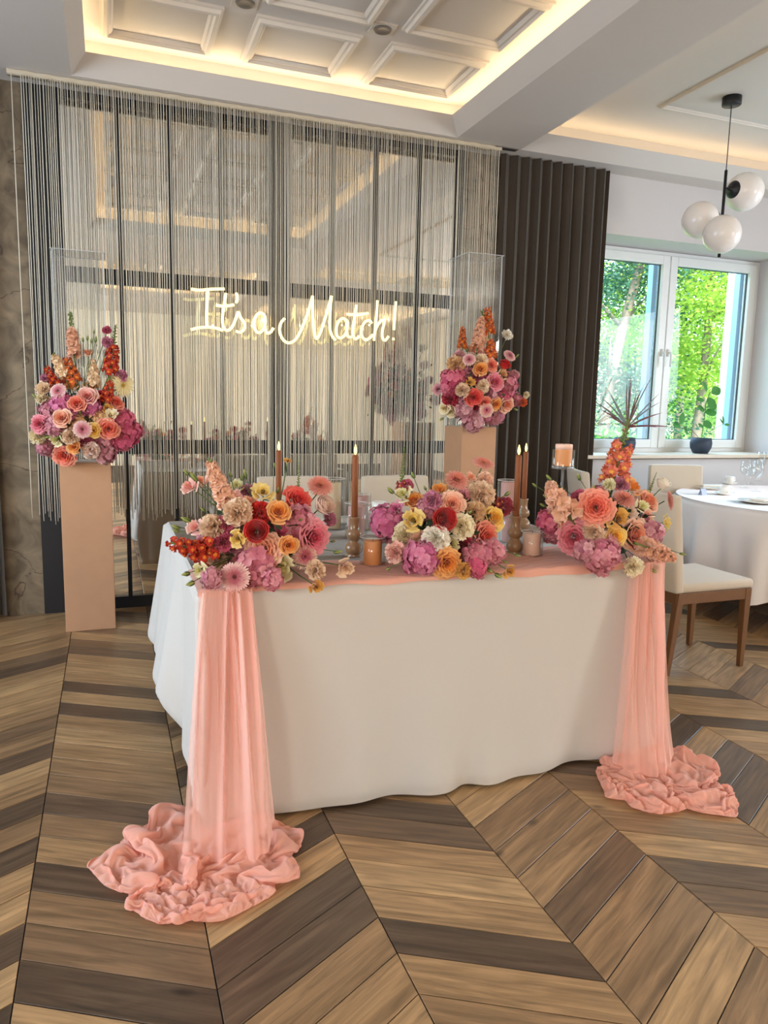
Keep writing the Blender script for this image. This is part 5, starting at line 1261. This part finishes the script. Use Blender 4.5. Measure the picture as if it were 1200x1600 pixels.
for (x, y, dx, dz, L, W) in ((1104, 612, -.3, .9, .09, .03), (1112, 615, .9, .5, .10, .035), (1100, 626, -1, .2, .07, .022), (1104, 628, 1, .1, .10, .035), (1096, 632, -.6, .6, .06, .02), (1106, 636, 1, .3, .09, .03), (1102, 645, 1, .1, .10, .035), (1100, 640, -1, .2, .08, .03), (1098, 650, -.4, .7, .07, .022), (1100, 666, .9, .3, .10, .035), (1099, 668, -.8, .5, .06, .02), (1063, 663, .1, 1, .10, .036), (1062, 665, -1, .1, .09, .028), (1068, 668, .5, -.6, .07, .03), (1130, 663, -.4, .8, .06, .012), (1130, 662, .2, 1, .07, .012), (1132, 664, 1, .1, .06, .012), (1110, 640, 1, .6, .07, .02), (1090, 668, -.6, .4, .05, .02)):
    leaf_obj(t, pl_(x, y, o, Y + rngF.uniform(-.03, .03)), (dx, rngF.uniform(-.4, .3), dz), L * 1.05, W * 1.25, LG)
t, o = pot(975, 702, 5.14, 'spiky red cordyline plant in a dark pot, left on the sill')
RL = mat('red_strap_leaf', (110, 60, 62), .5); GL = mat('greygreen_strap_leaf', (104, 104, 96), .5)
base = pl_(980, 668, o, Y)
for (x, y, m) in ((983, 590, RL), (986, 582, RL), (980, 598, RL), (1008, 598, RL), (1022, 583, GL), (1000, 630, RL), (1030, 615, GL), (1032, 628, GL), (1035, 645, RL), (1052, 668, RL), (1025, 648, GL), (1028, 668, RL), (950, 608, GL), (925, 625, GL), (938, 640, RL), (948, 650, RL), (955, 618, GL), (940, 622, GL), (962, 655, GL), (1000, 668, RL), (995, 610, RL)):
    e = pl_(x, y, o, Y + rngF.uniform(-.12, .02)); mid = (base + e) / 2 + Vector((0, rngF.uniform(-.03, .03), .03)); P = []
    for k in range(9):
        s = k / 8; c = (1 - s) ** 2 * base + 2 * s * (1 - s) * mid + s * s * e; dv = (e - base).normalized(); sd = dv.cross(Vector((0, 1, .2))).normalized() * (.0075 * math.sin(PI * (.15 + .84 * s)))
        P.append([c - sd, c + Vector((0, .002, 0)), c + sd])
    ob('leaf', MB().grid(P).mesh('strap_leaf', m), t)
ob('trunk', MB().tube([Vector((0, 0, .11)), base], .008, 8).mesh('trunk', mat('bark', (92, 78, 66), .9)), t)

# ================================================================ OUTSIDE
GRD = mat('lawn', (120, 170, 70), .9, noise=.35, nscale=2)
gz = -.4
tag(ob('lawn', MB().box(-25, 45, YW + .5, 60, gz - .1, gz).mesh('lawn', GRD, False)), 'green lawn of the garden outside the window', 'lawn', kind='structure')
def tree(px_, py_, D, h, r, crown, col, label, lean=0, nleaf=2600, seed=1, group='trees in the garden', crz=(.35, 1.0)):
    rg = random.Random(seed); p = atY(px_, py_, D); x = p.x
    t = thing('garden_tree', (x, D, gz), label, 'tree', group)
    P = [Vector((lean * k / 6 + .08 * math.sin(k * 1.3 + seed), .05 * math.sin(k), h * k / 6)) for k in range(7)]
    b = MB(); b.tube(P, [r * (1 - .1 * k) for k in range(7)], 10)
    for k in range(7):
        s = P[2 + k % 4]; e = s + Vector((rg.uniform(-1, 1) * crown * .7, rg.uniform(-1, 1) * crown * .5, rg.uniform(.3, 1.1))); b.tube([s, (s + e) / 2 + Vector((0, 0, .1)), e], [r * .35, r * .2, r * .08], 6)
    ob('trunk', b.mesh('trunk', mat('grey_bark', (138, 128, 118), .9, noise=.4, nscale=9, bump=.6, bscale=30)), t)
    g = MB(); cl = [(Vector((rg.gauss(0, .45) * crown + lean * .6, rg.gauss(0, .35) * crown, h * rg.uniform(*crz))), rg.uniform(.3, .6)) for _ in range(34)]
    for k in range(int(nleaf * 4.2)):
        c, cr = rg.choice(cl); q = c + Vector((rg.gauss(0, cr), rg.gauss(0, cr), rg.gauss(0, cr * .7))) * .8
        a = Vector((rg.uniform(-1, 1), rg.uniform(-1, 1), rg.uniform(-.5, .5))).normalized() * rg.uniform(.025, .05); s = a.cross(Vector((rg.uniform(-1, 1), rg.uniform(-1, 1), rg.uniform(-1, 1)))).normalized() * .022
        g.add([q - a, q + s, q + a, q - s], [(0, 1, 2, 3)])
    f = ob('foliage', g.mesh('foliage', col, False), t); f['kind'] = 'stuff'
    return t
def leafm(name, c):
    return petal_mat_like(name, c)
def petal_mat_like(name, c):
    m = mat(name, c, .6, noise=.35, nscale=1.2); n = m.node_tree; b = n.nodes['Principled BSDF']; out = n.nodes['Material Output']
    tr = n.nodes.new('ShaderNodeBsdfTranslucent'); tr.inputs[0].default_value = (*lin(c), 1); mx = n.nodes.new('ShaderNodeMixShader'); mx.inputs[0].default_value = .45
    n.links.new(b.outputs[0], mx.inputs[1]); n.links.new(tr.outputs[0], mx.inputs[2]); n.links.new(mx.outputs[0], out.inputs[0]); return m
LY = leafm('spring_leaves', (172, 208, 84)); LM = leafm('green_leaves', (132, 178, 92)); LB = leafm('spruce_needles', (70, 122, 104))
tree(935, 650, 11.5, 6.5, .13, 1.6, LB, 'blue green conifer with pale leaning trunk at the left of the window', .9, 4200, 2, crz=(.08, .9))
tree(1002, 650, 12.5, 6.5, .11, 1.7, LY, 'yellow green tree with thin trunk seen through the left pane', .6, 3600, 3, crz=(.35, 1.0))
tree(1090, 650, 11.0, 6.8, .10, 1.9, LY, 'bright yellow green tree with straight trunk in the right pane', .1, 5200, 5, crz=(.32, 1.0))
tree(1060, 650, 16, 8, .12, 2.4, LM, 'mid green tree farther back behind the right pane', 0, 4500, 6, crz=(.15, 1.0))
tree(1150, 650, 17, 8, .12, 2.4, LY, 'yellow green tree beside the white house wing', 0, 4500, 9, crz=(.15, 1.0))
tree(975, 650, 18, 8, .12, 2.6, LM, 'mid green tree farther back behind the left pane', 0, 4500, 7, crz=(.1, 1.0))
def bush(px_, py_, D, r, h, col, label, seed, fl=None):
    rg = random.Random(seed); p = atY(px_, py_, D); t = thing('garden_bush', (p.x, D, gz), label, 'bush', 'bushes outside the window'); g = MB()
    for k in range(2600):
        v = Vector((rg.gauss(0, 1), rg.gauss(0, 1), rg.gauss(0, 1))).normalized() * rg.uniform(.8, 1.03); q = Vector((v.x * r, v.y * r, abs(v.z) * h)); a = Vector((rg.uniform(-1, 1), rg.uniform(-1, 1), rg.uniform(-1, 1))).normalized() * .05; s = a.cross(v).normalized() * .03
        g.add([q - a, q + s, q + a, q - s], [(0, 1, 2, 3)], 1 if (fl and rg.random() < .06) else 0)
    f = ob('foliage', g.mesh('bush', [col] + ([fl] if fl else []), False), t); f['kind'] = 'stuff'
    ob('stem', MB().tube([(0, 0, 0), (0, 0, h * .8)], .05, 6).mesh('stem', mat('bark', (92, 78, 66), .9)), t)
RB = mat('red_blossom', (226, 96, 96), .7)
LBU = leafm('bush_leaves', (108, 176, 72))
bush(945, 690, 8.2, 1.0, 1.5, LBU, 'round green bush with red blossom low behind the left pane', 3, RB)
bush(1075, 700, 9.5, .9, 1.15, LBU, 'low green bush with red blossom behind the leafy pot plant', 4, RB)
bush(1010, 700, 9.8, .7, 1.2, LM, 'low pale green bush between the two window leaves', 5, None)
PLA = mat('white_render', (236, 232, 226), .9)
e0 = atY(1127, 560, 6.05)
tag(ob('house_wing', MB().box(e0.x, e0.x + 2.2, YW + .425, 6.05, gz, 6).box(e0.x + .0, e0.x + 2.25, YW + .425, 6.08, gz, gz + .3).mesh('wing', PLA, False)), 'white rendered wing of the building outside the right pane', 'building')
tag(ob('garden_path', MB().box(e0.x - 6, e0.x + 2, 6.3, 7.0, gz, gz + .02).mesh('path', mat('pale_paving', (206, 200, 192), .9), False)), 'pale paved strip outside below the window', 'path')
